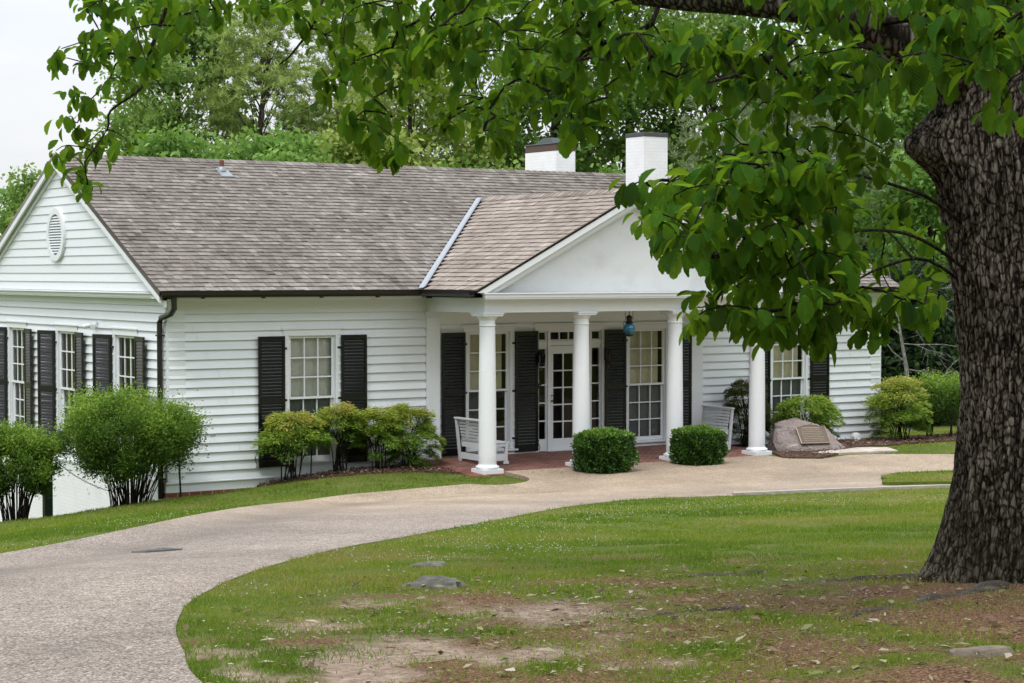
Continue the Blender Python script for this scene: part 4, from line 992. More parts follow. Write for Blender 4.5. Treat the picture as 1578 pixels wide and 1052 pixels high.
# wall lanterns by the door
def sconce(x,label,z=1.66):
    t=thing('wall_lantern',label,'wall lantern',(x,-.04,z),'dark wall lanterns beside the front door')
    q=MB(); q.box(x-.035,x+.035,-.052,-.042,z+.02,z+.26); q.tube([(x,-.05,z+.2),(x,-.13,z+.26),(x,-.16,z+.20)],.009,6); q.build('bracket',IRON,t)
    q=MB(); y=-.16; q.lathe([(.0,.22),(.02,.215),(.03,.19),(.065,.17),(.07,.155)],(x,y,z),8); q.lathe([(.02,-.05),(.045,-.03),(.05,-.01)],(x,y,z),8)
    for k in range(6):
        a=k*math.pi/3; q.tube([(x+.048*math.cos(a),y+.048*math.sin(a),z-.01),(x+.066*math.cos(a),y+.066*math.sin(a),z+.155)],.006,4)
    q.lathe([(.05,-.012),(.052,.01)],(x,y,z),8); q.build('lantern_cage',IRON,t)
    q=MB(); q.lathe([(.044,.0),(.06,.15)],(x,y,z),8); q.build('lantern_pane',glass_mat('lantern_glass',(.35,.33,.28)),t)
    q=MB(); q.tube([(x,-.16,z-.05),(x+.01,-.13,z-.12),(x+.012,-.07,z-.13)],.01,6); q.tube([(x,-.06,z+.02),(x+.01,-.08,z-.1)],.008,5); q.build('scroll',BRASS,t)
sconce(7.42,'dark wall lantern overlapping the narrow sidelight, on the latch side of the glazed door')
sconce(8.97,'dark wall lantern between a porch column and the louvred shutter under the blue lantern')
# floodlight on the gable side
t=thing('floodlight','small twin white floodlight on the gable end wall between two shuttered windows','floodlight',(-.08,3.1,2.44))
q=MB(); q.box(-.075,-.035,3.05,3.15,2.38,2.48); q.build('mount',TRIM,t,.004)
for s in (-1,1):
    q=MB(); q.tube([(-.07,3.1+s*.03,2.43),(-.13,3.1+s*.10,2.41)],.012,6); q.tube([(-.12,3.1+s*.09,2.415),(-.16,3.1+s*.16,2.40),(-.19,3.1+s*.20,2.39)],[.025,.042,.048],10); q.build('lamp_head',TRIM,t)
# ------------------------------------------------------------------ stones, posts, drain
def rockmesh(name,m_,c,sx,sy,sz,seed,rot=0,flat=.0,parent=None,amp=.28,sub=4):
    import bmesh
    bm=bmesh.new(); bmesh.ops.create_icosphere(bm,subdivisions=sub,radius=1); s=Vector((seed*3.1,seed*1.7,seed*.9)); cr_,sr=math.cos(rot),math.sin(rot)
    mb=MB()
    vs=[]
    for v in bm.verts:
        p=v.co.copy(); k=1+amp*noise.fractal(p*1.1+s,1,2,5)+.06*noise.fractal(p*5+s,1,2,4)
        p=p*k; x,y,z=p.x*sx,p.y*sy,p.z*sz
        if z<-sz*.35: z=-sz*.35
        vs.append((c[0]+x*cr_-y*sr,c[1]+x*sr+y*cr_,c[2]+z+sz*.2))
    fs=[tuple(v.index for v in f.verts) for f in bm.faces]; bm.free()
    mb.add(vs,fs,.5,True); return mb.build(name,m_,parent)
def boulder():
    import bmesh
    # outline seen from the lawn: long sloping face turned to the drive
    bx,by,bz=12.5,-1.85,gzf(12.5,-2.1)-.04
    t=thing('boulder','rough reddish grey boulder with a bronze plaque on its sloping face','boulder',(bx,by,bz))
    bm=bmesh.new()
    ux=Vector((math.cos(-.30),math.sin(-.30),0)); uy=Vector((-ux.y,ux.x,0))  # along / into
    pts=[]
    # (along, into, height)
    P=[(-.74,-.28,0),(-.10,-.50,0),(.52,-.52,0),(.80,-.30,0),(.70,.35,0),(.0,.5,0),(-.7,.4,0),
       (-.76,-.10,.22),(-.66,.0,.50),(-.50,.06,.54),(-.42,.08,.64),(-.20,.10,.66),(.05,.12,.60),(.30,.12,.52),(.46,.05,.42),(.68,-.12,.16),
       (-.60,.2,.56),(-.2,.34,.56),(.3,.3,.46),(.6,.25,.22),(-.62,-.26,.20)]
    for a,b,h in P: bm.verts.new(Vector((bx,by,bz))+ux*a+uy*b+Vector((0,0,h)))
    r_=bmesh.ops.convex_hull(bm,input=bm.verts); 
    for e in [v for v in bm.verts if not v.link_faces]: bm.verts.remove(e)
    bmesh.ops.triangulate(bm,faces=bm.faces)
    bmesh.ops.subdivide_edges(bm,edges=bm.edges,cuts=5,use_grid_fill=True)
    bmesh.ops.triangulate(bm,faces=bm.faces)
    for v in bm.verts:
        p=v.co; k=noise.fractal(p*2.2+Vector((3,1,2)),1,2,5)*.03+noise.fractal(p*7,1,2,5)*.024+abs(noise.noise(Vector((p.x*3+p.z*4,p.y*3,p.z*1.5))))*-.03
        v.co=p+(p-Vector((bx,by,bz+.25))).normalized()*k
    bm.verts.index_update(); mb=MB(); mb.add([v.co[:] for v in bm.verts],[tuple(v.index for v in f.verts) for f in bm.faces],.5); bm.free()
    mb.build('stone',BOULD,t)
    # plaque on the front face : plane through the base front edge and the crest
    o=Vector((bx,by,bz)); A=o+ux*.02+uy*(-.50); 
    up=(uy*.56+Vector((0,0,.62))).normalized(); nn=ux.cross(up).normalized(); 
    if nn.y>0: nn=-nn
    c=A+up*.43+nn*.03-ux*.01
    w_,h_=.30,.20
    def pp(a,b,e): return c+ux*a+up*b+nn*e
    out=[(-w_,-h_),(w_,-h_),(w_,h_),(w_*.72,h_+.0),(w_*.5,h_+.03),(0,h_+.045),(-w_*.5,h_+.03),(-w_*.72,h_),(-w_,h_)]
    q=MB(); q.prism([pp(a,b,0) for a,b in out],nn*.022); pl=q.build('plaque',PLAQ,t)
    e=MB()
    for i in range(len(out)):
        a=out[i];b=out[(i+1)%len(out)]; e.tube([pp(a[0],a[1],.024),pp(b[0],b[1],.024)],.011,5)
    e.build('rim',PLAQE,pl)
    q=MB(); rr_=random.Random(4)
    for j in range(8):
        y=h_*.78-j*.042; hgt=.026 if j==0 else .011; x=-w_*.72+ (.03 if j==0 else 0); xe=w_*.72-(.03 if j==0 else rr_.random()*.06)
        while x<xe:
            wd=rr_.uniform(.02,.06) if j else rr_.uniform(.018,.028)
            x2=min(x+wd,xe); q.hexa([pp(x,y,.021),pp(x2,y,.021),pp(x2,y+hgt,.021),pp(x,y+hgt,.021),pp(x,y,.026),pp(x2,y,.026),pp(x2,y+hgt,.026),pp(x,y+hgt,.026)]); x=x2+.012
    q.build('raised_lettering',PLAQE,pl)
boulder()
def slab(name,label,cat,P,h,m_,seed):
    mb=MB(); n=len(P); cx=sum(p[0] for p in P)/n;cy=sum(p[1] for p in P)/n
    ring=[];
    for i in range(n):
        a=P[i];b=P[(i+1)%n]
        for k in range(4):
            t=k/4; x=a[0]+(b[0]-a[0])*t;y=a[1]+(b[1]-a[1])*t; j=noise.noise(Vector((x*4,y*4,seed)))*.05
            ring.append((x+j,y+j*.6))
    vs=[(x,y,gzf(x,y)-.05) for x,y in ring]+[(x,y,gzf(x,y)+h*.6) for x,y in ring]+[(cx+(x-cx)*.88,cy+(y-cy)*.88,gzf(x,y)+h+.012*noise.noise(Vector((x*5,y*5,seed)))) for x,y in ring]+[(cx,cy,gzf(cx,cy)+h+.005)]
    m0=len(ring); fs=[]
    for l in (0,1):
        for i in range(m0): j=(i+1)%m0; fs.append((l*m0+i,l*m0+j,(l+1)*m0+j,(l+1)*m0+i))
    for i in range(m0): fs.append((2*m0+i,2*m0+(i+1)%m0,3*m0))
    mb.add(vs,fs,.5,True); return tag(mb.build(name,m_),label,cat)
slab('flagstone','flat pale pinkish stone slab lying at the foot of the plaque boulder','stone',[(12.0,-2.62),(12.7,-2.62),(13.3,-2.50),(13.75,-2.85),(13.45,-3.35),(12.7,-3.1),(12.15,-2.9)],.06,PALER,1.)
slab('flat_stone','flat grey brown stone set in leaf litter near the big oak roots','stone',[(-6.50,-23.78),(-6.42,-23.90),(-6.28,-23.93),(-6.24,-23.83),(-6.32,-23.74),(-6.44,-23.70)],.03,rock_mat('brown_flat_stone',[(.3,(.12,.095,.07)),(.6,(.24,.20,.155))],8,.4),2.)
tag(rockmesh('rock',GREYR,(-6.52,-19.42,gzf(-6.52,-19.42)-.05),.24,.16,.10,2.3,-.5,amp=.35),'low dark grey weathered rock poking from the lawn between clover','rock')
tag(rockmesh('rock',GREYR,(-5.62,-17.82,gzf(-5.62,-17.82)-.03),.15,.08,.06,5.1,-.5),'small sunken grey rock in the lawn uphill of the larger dark one','rock')
tag(rockmesh('white_stone',WSTONE,(15.25,-.34,gzf(15.25,-.34)),.16,.13,.17,1.3,.4,amp=.35,sub=2),'pale grey stone against the siding left of the golden corner bush','stone')
tag(rockmesh('white_stone',WSTONE,(12.55,-.5,gzf(12.55,-.5)+.08),.17,.13,.22,7.7,.2,amp=.3,sub=2),'pale stone glimpsed between the rightmost column and the boulder','stone')
# drain grate in the drive
gx_,gy_=-5.93,-13.58; ang=1.47; t=thing('drain_grate','dark iron drain grate sunk in the pebbled drive by the grass edge','drain',(gx_,gy_,float(drive_h(np.array([gx_]),np.array([gy_]))[0])))
def gp(a,b,e): 
    x=gx_+a*math.cos(ang)-b*math.sin(ang); y=gy_+a*math.sin(ang)+b*math.cos(ang)
    return (x,y,float(drive_h(np.array([x]),np.array([y]))[0])+e)
q=MB(); W2,D2=.22,.17
def bar(a0,a1,b0,b1,e0,e1): q.hexa([gp(a0,b0,e0),gp(a1,b0,e0),gp(a1,b1,e0),gp(a0,b1,e0),gp(a0,b0,e1),gp(a1,b0,e1),gp(a1,b1,e1),gp(a0,b1,e1)])
bar(-W2,W2,-D2,-D2+.04,-.02,.014);bar(-W2,W2,D2-.04,D2,-.02,.014);bar(-W2,-W2+.04,-D2+.04,D2-.04,-.02,.014);bar(W2-.04,W2,-D2+.04,D2-.04,-.02,.014);bar(-W2+.04,W2-.04,-.02,.02,-.02,.013)
for i in range(1,5):
    a=-W2+.04+(2*W2-.08)*i/5
    bar(a-.022,a+.022,-D2+.04,-.02,-.02,.013);bar(a-.022,a+.022,.02,D2-.04,-.02,.013)
q.build('grate',paint('cast_iron',(.12,.115,.115),.6,.3,20,.3),t)
q=MB(); bar(-W2+.03,W2-.03,-D2+.03,D2-.03,.003,.006); q.build('pit',IRON,t)
# post, chain and stake at the house corner
pxx,pyy=-2.17,-.24; pz=gzf(pxx,pyy)
t=thing('green_post','dark green square post between the two leggy shrubs','post',(pxx,pyy,pz-.1))
q=MB(); q.box(pxx-.065,pxx+.065,pyy-.065,pyy+.065,pz-.1,pz+1.05); q.build('shaft',GREENP,t,.006)
q=MB(); q.hexa([(pxx-.08,pyy-.08,pz+1.051),(pxx+.08,pyy-.08,pz+1.051),(pxx+.08,pyy+.08,pz+1.051),(pxx-.08,pyy+.08,pz+1.051),(pxx-.02,pyy-.02,pz+1.11),(pxx+.02,pyy-.02,pz+1.11),(pxx+.02,pyy+.02,pz+1.11),(pxx-.02,pyy+.02,pz+1.11)]); q.build('cap',GREENP,t)
q=MB(); A=Vector((-2.06,-.24,pz+.92)); Bv=Vector((-.1,.35,-.30)); K=46
pts=[A+(Bv-A)*(i/K)+Vector((0,0,-.38*4*(i/K)*(1-i/K)*.62)) for i in range(K+1)]
for i in range(K): 
    d_=(pts[i+1]-pts[i]); m_=(pts[i]+pts[i+1])/2; sdv=d_.cross(Vector((0,0,1))).normalized() if i%2 else Vector((0,0,1))
    q.tube([m_-d_*.62+sdv*0,m_-d_*.3+sdv*.011,m_+d_*.3+sdv*.011,m_+d_*.62,m_+d_*.3-sdv*.011,m_-d_*.3-sdv*.011,m_-d_*.62],.004,4)
tag(q.build('chain',GREYR),'thin sagging metal chain between the green post and the house corner','chain')
q=MB(); sx_,sy_=-.10,-.73; sz_=gzf(sx_,sy_); q.tube([(sx_,sy_,sz_-.05),(sx_-.03,sy_,sz_+.62)],.017,8); q.tube([(sx_-.03,sy_,sz_+.62),(sx_-.03,sy_,sz_+.65)],[.024,.005],8)
tag(q.build('stake',IRON),'thin black metal stake in the grass at the house corner by the downspout','stake')
# ------------------------------------------------------------------ shrubs
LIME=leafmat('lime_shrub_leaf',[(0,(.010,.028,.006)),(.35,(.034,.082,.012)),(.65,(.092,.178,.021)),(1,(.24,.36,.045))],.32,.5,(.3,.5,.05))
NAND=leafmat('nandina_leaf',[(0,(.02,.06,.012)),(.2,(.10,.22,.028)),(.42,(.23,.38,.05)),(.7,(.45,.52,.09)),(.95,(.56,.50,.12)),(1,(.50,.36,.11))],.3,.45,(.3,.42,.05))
DNAND=leafmat('dark_nandina_leaf',[(0,(.010,.022,.006)),(.4,(.035,.07,.012)),(.75,(.10,.115,.025)),(.92,(.16,.11,.04)),(1,(.16,.06,.03))],.28,.45,(.2,.25,.04))
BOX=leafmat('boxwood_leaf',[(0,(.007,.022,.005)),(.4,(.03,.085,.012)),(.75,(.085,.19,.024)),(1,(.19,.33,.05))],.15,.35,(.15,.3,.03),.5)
def fan_shrub(x,y,W_,Hh,label,seed,nst=80,nl=60000,leg=.24,grp=None):
    rg=np.random.default_rng(seed); z=gzf(x,y); t=thing('leggy_shrub',label,'shrub',(x,y,z),grp)
    q=MB(); rr_=random.Random(seed); tips=[]
    for i in range(nst):
        a=rr_.uniform(0,2*math.pi); r0=math.sqrt(rr_.random())*W_*.15; f=math.sqrt(rr_.random())
        b=Vector((x+r0*math.cos(a),y+r0*math.sin(a)*.8,z-.05)); e=Vector((x+f*W_*.44*math.cos(a),y+f*W_*.40*math.sin(a),z+Hh*rr_.uniform(.62,.9)*(1-.25*f*f)))
        m_=b*.55+e*.45+Vector((0,0,Hh*.07)); q.tube([b,b*.8+m_*.2+Vector((0,0,Hh*.03)),m_,e],[rr_.uniform(.008,.014),.009,.007,.003],4)
        tips.append(((b+m_)/2,m_,e))
        if rr_.random()<.75:
            e2=m_+(e-m_)*.7+Vector((rr_.uniform(-.2,.2),rr_.uniform(-.2,.2),.1)); q.tube([m_,(m_+e2)/2+Vector((0,0,.03)),e2],[.006,.005,.002],4); tips.append((m_,(m_+e2)/2,e2))
    q.build('stem',STEM,t)
    # leaf clumps hung on stem tips and the outer crown
    nc=125; ph=rg.uniform(0,2*np.pi,nc); cz=rg.uniform(-.75,1,nc); rad=np.sqrt(np.clip(1-cz*cz*.85,0,1))*rg.uniform(.4,1.12,nc)**.6*np.where(cz<-.2,.85,1.); cz=cz*rg.uniform(.75,1.18,nc)
    cc=np.column_stack([x+rad*np.cos(ph)*W_*.47,y+rad*np.sin(ph)*W_*.43,z+Hh*(leg+(1-leg)*.48)+cz*Hh*(1-leg)*.5])
    w_=rg.random(nc)+.3; idx_=rg.choice(nc,nl,p=w_/w_.sum())
    off=rg.normal(size=(nl,3))*np.array([.088,.088,.085])*W_/1.9*np.where(rg.random(nl)<.10,1.6,1.)[:,None]
    pos=cc[idx_]+off
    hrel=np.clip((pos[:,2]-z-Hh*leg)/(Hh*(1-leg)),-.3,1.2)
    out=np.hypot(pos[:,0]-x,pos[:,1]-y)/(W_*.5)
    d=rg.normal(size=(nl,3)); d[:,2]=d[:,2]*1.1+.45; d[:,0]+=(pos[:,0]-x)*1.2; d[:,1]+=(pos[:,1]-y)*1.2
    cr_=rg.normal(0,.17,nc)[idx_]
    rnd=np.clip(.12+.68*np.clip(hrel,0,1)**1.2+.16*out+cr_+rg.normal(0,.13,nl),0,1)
    P0=pos;D0=d
    # whippy new shoots on top
    ns=70; pos=[];dd=[]
    for i in range(ns):
        c=cc[rg.integers(nc)]
        if c[2]<z+Hh*.62: continue
        p=c+rg.normal(size=3)*.1; dv=np.array([rg.normal()*.3,rg.normal()*.3,1.]); 
        for k in range(9): pos.append(p+dv*k*.03); dd.append(dv*.6+rg.normal(size=3)*.7)
    m1=len(pos); 
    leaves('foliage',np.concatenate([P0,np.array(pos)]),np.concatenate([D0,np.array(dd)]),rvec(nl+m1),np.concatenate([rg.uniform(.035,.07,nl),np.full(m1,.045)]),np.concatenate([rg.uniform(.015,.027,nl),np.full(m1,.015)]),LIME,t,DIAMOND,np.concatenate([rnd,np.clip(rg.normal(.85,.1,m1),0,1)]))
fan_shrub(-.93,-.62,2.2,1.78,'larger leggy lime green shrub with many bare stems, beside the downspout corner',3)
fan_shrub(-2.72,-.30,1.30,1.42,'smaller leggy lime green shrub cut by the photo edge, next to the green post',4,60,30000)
def nandina(x,y,W_,D_,Hh,label,seed,leg=.35,m_=None,nc=70,nl=9000,tip=.5,nst=16,group='feathery nandina bushes along the house'):
    rg=np.random.default_rng(seed); rr_=random.Random(seed); z=gzf(x,y); t=thing('nandina_bush',label,'bush',(x,y,z),group); m_=m_ or NAND
    q=MB(); sp=[]
    for i in range(nst):
        bx_,by_=x+rr_.gauss(0,W_*.10),y+rr_.gauss(0,D_*.10); ex,ey=x+rr_.uniform(-.38,.38)*W_,y+rr_.uniform(-.35,.35)*D_; hz=z+Hh*rr_.uniform(.55,.95)
        mx_,my_=bx_*.75+ex*.25,by_*.75+ey*.25
        q.tube([(bx_,by_,z-.04),(mx_,my_,z+(hz-z)*.5),(ex,ey,hz)],[.013,.011,.005],5); sp.append(((mx_,my_,z+(hz-z)*.5),(ex,ey,hz)))
    q.build('stem',STEM,t)
    # arching sprays: flat fans of leaflets around each spray centre
    P=[];Dv=[];Nn=[];R=[]
    for i in range(nc):
        hz=rg.uniform(0,1)**.75; ph=rg.uniform(0,2*np.pi); prof=math.sin(math.pi*min(1,.22+.74*hz))**.6
        rad=prof*(rg.uniform(.25,1.)**.6)
        c=np.array([x+rad*math.cos(ph)*W_*.38,y+rad*math.sin(ph)*D_*.42,z+Hh*(leg+(1-leg)*hz*.97)])
        ax=np.array([math.cos(ph),math.sin(ph),-.15+.5*(rg.random()-.3)]); ax/=np.linalg.norm(ax); sd_=np.cross(ax,[0,0,1]); sd_/=np.linalg.norm(sd_); up_=np.cross(sd_,ax)
        n_=int(1.5*nl/nc*rg.uniform(.6,1.4)); u=rg.uniform(-.2,1,n_); v_=rg.normal(0,.5,n_)*(1-.6*np.abs(u)); 
        S_=min(rg.uniform(.16,.26)*W_,.28)
        p=c+ax*(u*S_)[:,None]+sd_*(v_*S_)[:,None]+up_*((-.35*u*u*S_+rg.normal(0,.024,n_)))[:,None]
        d=ax+sd_*(np.sign(v_)*rg.uniform(.2,1,n_))[:,None]+rg.normal(size=(n_,3))*.3
        P.append(p);Dv.append(d);Nn.append(np.tile(up_,(n_,1))+rg.normal(size=(n_,3))*.35)
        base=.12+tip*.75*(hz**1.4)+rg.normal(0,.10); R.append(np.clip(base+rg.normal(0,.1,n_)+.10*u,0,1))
    P=np.concatenate(P); n_=len(P)
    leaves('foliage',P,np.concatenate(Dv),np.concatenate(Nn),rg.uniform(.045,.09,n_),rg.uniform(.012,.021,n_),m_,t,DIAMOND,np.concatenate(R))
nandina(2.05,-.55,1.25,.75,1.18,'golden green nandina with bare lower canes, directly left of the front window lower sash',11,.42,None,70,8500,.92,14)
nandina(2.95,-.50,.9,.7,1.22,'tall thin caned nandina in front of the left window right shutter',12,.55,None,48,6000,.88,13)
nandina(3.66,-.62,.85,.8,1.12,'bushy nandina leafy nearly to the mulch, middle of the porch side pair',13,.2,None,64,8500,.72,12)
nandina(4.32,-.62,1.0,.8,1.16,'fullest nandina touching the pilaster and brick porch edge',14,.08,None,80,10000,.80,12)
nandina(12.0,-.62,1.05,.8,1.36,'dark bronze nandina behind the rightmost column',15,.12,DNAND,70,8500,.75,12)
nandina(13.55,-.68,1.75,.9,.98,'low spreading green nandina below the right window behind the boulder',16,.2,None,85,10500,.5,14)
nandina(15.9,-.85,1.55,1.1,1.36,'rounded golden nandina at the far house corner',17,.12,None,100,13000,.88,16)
def hedge_row(x,y,W_,D_,Hh,label,seed):
    rg=np.random.default_rng(seed); rr_=random.Random(seed); z=gzf(x,y); t=thing('corner_shrub',label,'shrub',(x,y,z))
    q=MB()
    for i in range(9):
        bx_=x+rr_.uniform(-.4,.4)*W_; by_=y+rr_.uniform(-.3,.3)*D_; q.tube([(bx_,by_,z-.05),(bx_+rr_.uniform(-.08,.08),by_,z+Hh*.5),(bx_+rr_.uniform(-.25,.25),by_,z+Hh*.85)],[.022,.018,.008],5)
    q.build('stem',STEM,t)
    nl=15000; nc=110; c=np.column_stack([x+rg.uniform(-.5,.5,nc)*W_,y+rg.uniform(-.5,.5,nc)*D_,z+Hh*(.30+.70*rg.random(nc)**.6)]); i=rg.integers(0,nc,nl)
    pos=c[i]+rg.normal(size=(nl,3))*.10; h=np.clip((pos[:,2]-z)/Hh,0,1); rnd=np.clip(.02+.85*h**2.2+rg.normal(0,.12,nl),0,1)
    d=rg.normal(size=(nl,3)); d[:,2]+=.6
    leaves('foliage',pos,d,rvec(nl),rg.uniform(.045,.08,nl),rg.uniform(.022,.038,nl),LIME,t,DIAMOND,rnd)
hedge_row(17.9,-.6,2.3,1.1,1.25,'bright topped shrub with dark trunks beyond the house corner, beside the oak trunk',21)
def boxwood(x,y,W_,D_,Hh,rot,label,seed):
    rg=np.random.default_rng(seed); z=gzf(x,y)+.0; t=thing('clipped_hedge',label,'hedge',(x,y,z),'clipped box hedges before the porch columns')
    q=MB(); rr_=random.Random(seed)
    for i in range(12):
        q.tube([(x+rr_.uniform(-.15,.15),y+rr_.uniform(-.12,.12),z-.05),(x+rr_.uniform(-.4,.4)*W_,y+rr_.uniform(-.4,.4)*D_,z+Hh*.85)],[.015,.006],5)
    q.build('stem',STEM,t)
    nl=27000; v=rg.normal(size=(nl,3)); v/=np.max(np.abs(v)**1,axis=1,keepdims=True)  # on a cube
    nr=np.linalg.norm(v,axis=1,keepdims=True); v=v*(.48+.52/nr*1.0)  # rounded
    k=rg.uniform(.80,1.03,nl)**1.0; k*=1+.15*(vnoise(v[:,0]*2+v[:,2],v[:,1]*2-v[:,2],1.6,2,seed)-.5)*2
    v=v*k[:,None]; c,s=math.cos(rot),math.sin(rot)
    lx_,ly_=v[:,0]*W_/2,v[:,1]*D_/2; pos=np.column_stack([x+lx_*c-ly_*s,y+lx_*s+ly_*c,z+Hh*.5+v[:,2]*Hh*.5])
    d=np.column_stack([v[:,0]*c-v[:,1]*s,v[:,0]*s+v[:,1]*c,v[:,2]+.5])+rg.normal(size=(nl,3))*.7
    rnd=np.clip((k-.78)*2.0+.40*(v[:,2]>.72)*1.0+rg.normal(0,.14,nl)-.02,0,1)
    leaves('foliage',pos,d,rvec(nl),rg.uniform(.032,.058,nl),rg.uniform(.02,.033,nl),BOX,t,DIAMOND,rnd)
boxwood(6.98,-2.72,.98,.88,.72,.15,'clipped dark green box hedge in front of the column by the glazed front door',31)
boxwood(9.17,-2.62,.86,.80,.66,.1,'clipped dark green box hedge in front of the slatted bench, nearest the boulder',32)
# ------------------------------------------------------------------ trees behind the house
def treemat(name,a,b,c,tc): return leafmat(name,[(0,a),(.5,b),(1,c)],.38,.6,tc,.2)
TG=[treemat('tree_leaf_mid',(.05,.105,.028),(.155,.275,.062),(.30,.43,.11),(.36,.5,.1)),
    treemat('tree_leaf_bright',(.05,.12,.028),(.145,.28,.055),(.26,.42,.10),(.3,.48,.08)),
    treemat('tree_leaf_yellow',(.09,.14,.03),(.24,.33,.065),(.38,.46,.13),(.42,.5,.1)),
    treemat('tree_leaf_dark',(.036,.085,.024),(.125,.235,.05),(.25,.38,.09),(.3,.46,.08)),
    treemat('pine_needle',(.06,.10,.03),(.22,.31,.08),(.42,.52,.16),(.4,.5,.12)),
    treemat('grey_pine_needle',(.055,.085,.045),(.15,.20,.10),(.27,.33,.17),(.28,.36,.15)),
    treemat('cedar_leaf',(.008,.018,.008),(.025,.05,.018),(.06,.10,.03),(.06,.12,.03))]
def tree(lat,d,Hh,R,zc0,kind,label,cat,seed,nclump=70,per=75,leaf=.17,spread=.55,gap=0.,trunk=True,group='trees behind the house'):
    rg=np.random.default_rng(seed); rr_=random.Random(seed); x,y=at(lat,d); z=gzf(x,y)
    if math.hypot(x-3,y+10)>60: z+=(math.hypot(x-3,y+10)-60)*.015
    nm={'pine':'pine_tree','cedar':'cedar_tree'}.get(cat.split()[0],'leafy_tree'); t=thing(nm,label,'tree',(x,y,z),group)
    zc0=max(.3,zc0-2-z) if not cat.startswith('cedar') else zc0; Hh=(Hh-2-z) if not cat.startswith('cedar') else Hh
    q=MB(); tr=Hh*.012+.05; bend=rr_.uniform(-.6,.6)
    def tp(f): return Vector((x+bend*f*f+.25*math.sin(f*5+seed),y+.25*math.cos(f*4+seed),z-.2+f*Hh*.95))
    q.tube([tp(i/10) for i in range(11)],[tr*(1.25-1.15*i/10)+.015 for i in range(11)],8)
    # clumps
    n=nclump; ph=rg.uniform(0,2*np.pi,n); hz=rg.uniform(0,1,n)
    if cat.startswith('cedar'): pr=(1-hz)**.8*.95+.08
    elif cat.startswith('pine'): pr=np.sin(np.pi*np.clip(.25+.7*hz,0,1))**.7
    else: pr=np.sin(np.pi*np.clip(.18+.78*hz,0,1))**.55
    rad=pr*R*rg.uniform(.25,1,n)**.55
    zc=z+zc0+(Hh-zc0)*hz*.97
    # irregular lobes
    lob=1+.28*np.sin(ph*3+seed)+.18*np.sin(ph*5+hz*7+seed*2); rad=rad*lob
    cx=x+bend*((zc-z)/Hh)**2+rad*np.cos(ph); cy=y+rad*np.sin(ph)
    C=np.column_stack([cx,cy,zc])
    for i in range(n):
        if rr_.random()<.72 or cat.startswith('pine'):
            f=max(.12,min(.93,(zc[i]-z)/Hh-.09*rad[i]/max(R,.1)-.03)); b=tp(f); e=Vector(C[i]); m_=(b+e)/2+Vector((0,0,.05*rad[i]))
            q.tube([b,m_,e],[.014+.007*rad[i],.010+.004*rad[i],.005],4,cap=False)
    q.build('trunk',BARK2,t)
    k=(per*2.1*rg.uniform(.35,1.5,n)).astype(int); leaf*=1.5; spread*=1.28; idx_=np.repeat(np.arange(n),k); N_=len(idx_)
    sz=(spread*rg.uniform(.6,1.35,n))[idx_]
    if cat.startswith('pine'):
        v=rvec(N_); v[:,2]=np.abs(v[:,2])*.8+.05
        sub=rg.normal(size=(N_,3))*np.array([.6,.6,.22])*sz[:,None]
        tuft=rg.normal(size=(n,16,3))*np.array([.62,.62,.36]); tuft[:,:,2]+=.12*np.abs(tuft[:,:,0]); sub=tuft[idx_,rg.integers(0,16,N_)]*sz[:,None]+rg.normal(size=(N_,3))*.05      # needle tufts
        pos=C[idx_]+sub; dirs=v; L=rg.uniform(.20,.34,N_); W_=.045; tm=NEEDLE
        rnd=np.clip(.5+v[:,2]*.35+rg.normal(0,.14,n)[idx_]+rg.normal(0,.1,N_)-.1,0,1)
    else:
        off=rg.normal(size=(N_,3)); off[:,2]*=.62; off*=sz[:,None]*.62; pos=C[idx_]+off
        dirs=rvec(N_); dirs[:,2]-=.35; L=rg.uniform(.7,1.3,N_)*leaf; W_=L*.62; tm=DIAMOND
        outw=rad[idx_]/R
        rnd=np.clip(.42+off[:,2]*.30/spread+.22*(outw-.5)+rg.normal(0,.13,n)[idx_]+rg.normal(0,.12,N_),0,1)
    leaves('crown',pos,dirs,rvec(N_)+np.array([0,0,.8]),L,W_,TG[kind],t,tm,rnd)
    return t
# unseen trees round the lawn, behind the viewer, added to block low sky
def unseen_woods():
    rg=np.random.default_rng(5); n=46; az=np.radians(np.linspace(95,302,n)+rg.normal(0,2.5,n)); r=rg.uniform(33,50,n); hh=rg.uniform(11,19,n)
    P=[];R=[]
    for a,rr,h in zip(az,r,hh):
        k=950; c=np.array([2+rr*math.sin(a),-12+rr*math.cos(a)]); q=rg.normal(size=(k,3))*np.array([1.9,1.9,0]); f=rg.random(k); q[:,:2]*=(np.sin(np.pi*(.12+.8*f))**.6)[:,None]
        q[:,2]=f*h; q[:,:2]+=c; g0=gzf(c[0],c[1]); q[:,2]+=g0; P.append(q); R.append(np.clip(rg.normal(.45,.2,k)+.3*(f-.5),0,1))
    P=np.concatenate(P); o=leaves('unseen_woods',P,rvec(len(P)),rvec(len(P)),rg.uniform(.5,1.0,len(P)),rg.uniform(.4,.75,len(P)),TG[3],None,DIAMOND,np.concatenate(R)); o['kind']='stuff'
unseen_woods()
tree(-13.0,75,16.6,2.7,5.5,0,'tall airy tree nearest the open sky, above the gable end of the ridge','leafy',101,150,110,.15,.6)
tree(-14.8,80,12.8,1.5,7.0,0,'slender pale leafed tree at the edge of the open sky','leafy',102,40,70,.15,.55)
tree(-9.6,72,16.0,2.7,7.2,4,'pine with yellowish needle tufts above the rusty roof pipe','pine',103,80,170,.2,.7)
tree(-7.2,76,16.5,2.4,7.8,4,'open crowned pine with bare lower trunk left of the yellow green tree','pine',104,66,170,.2,.68)
tree(-5.9,80,17.0,1.8,9.5,4,'thin farther pine just behind the open crowned pine','pine',105,50,160,.2,.66)
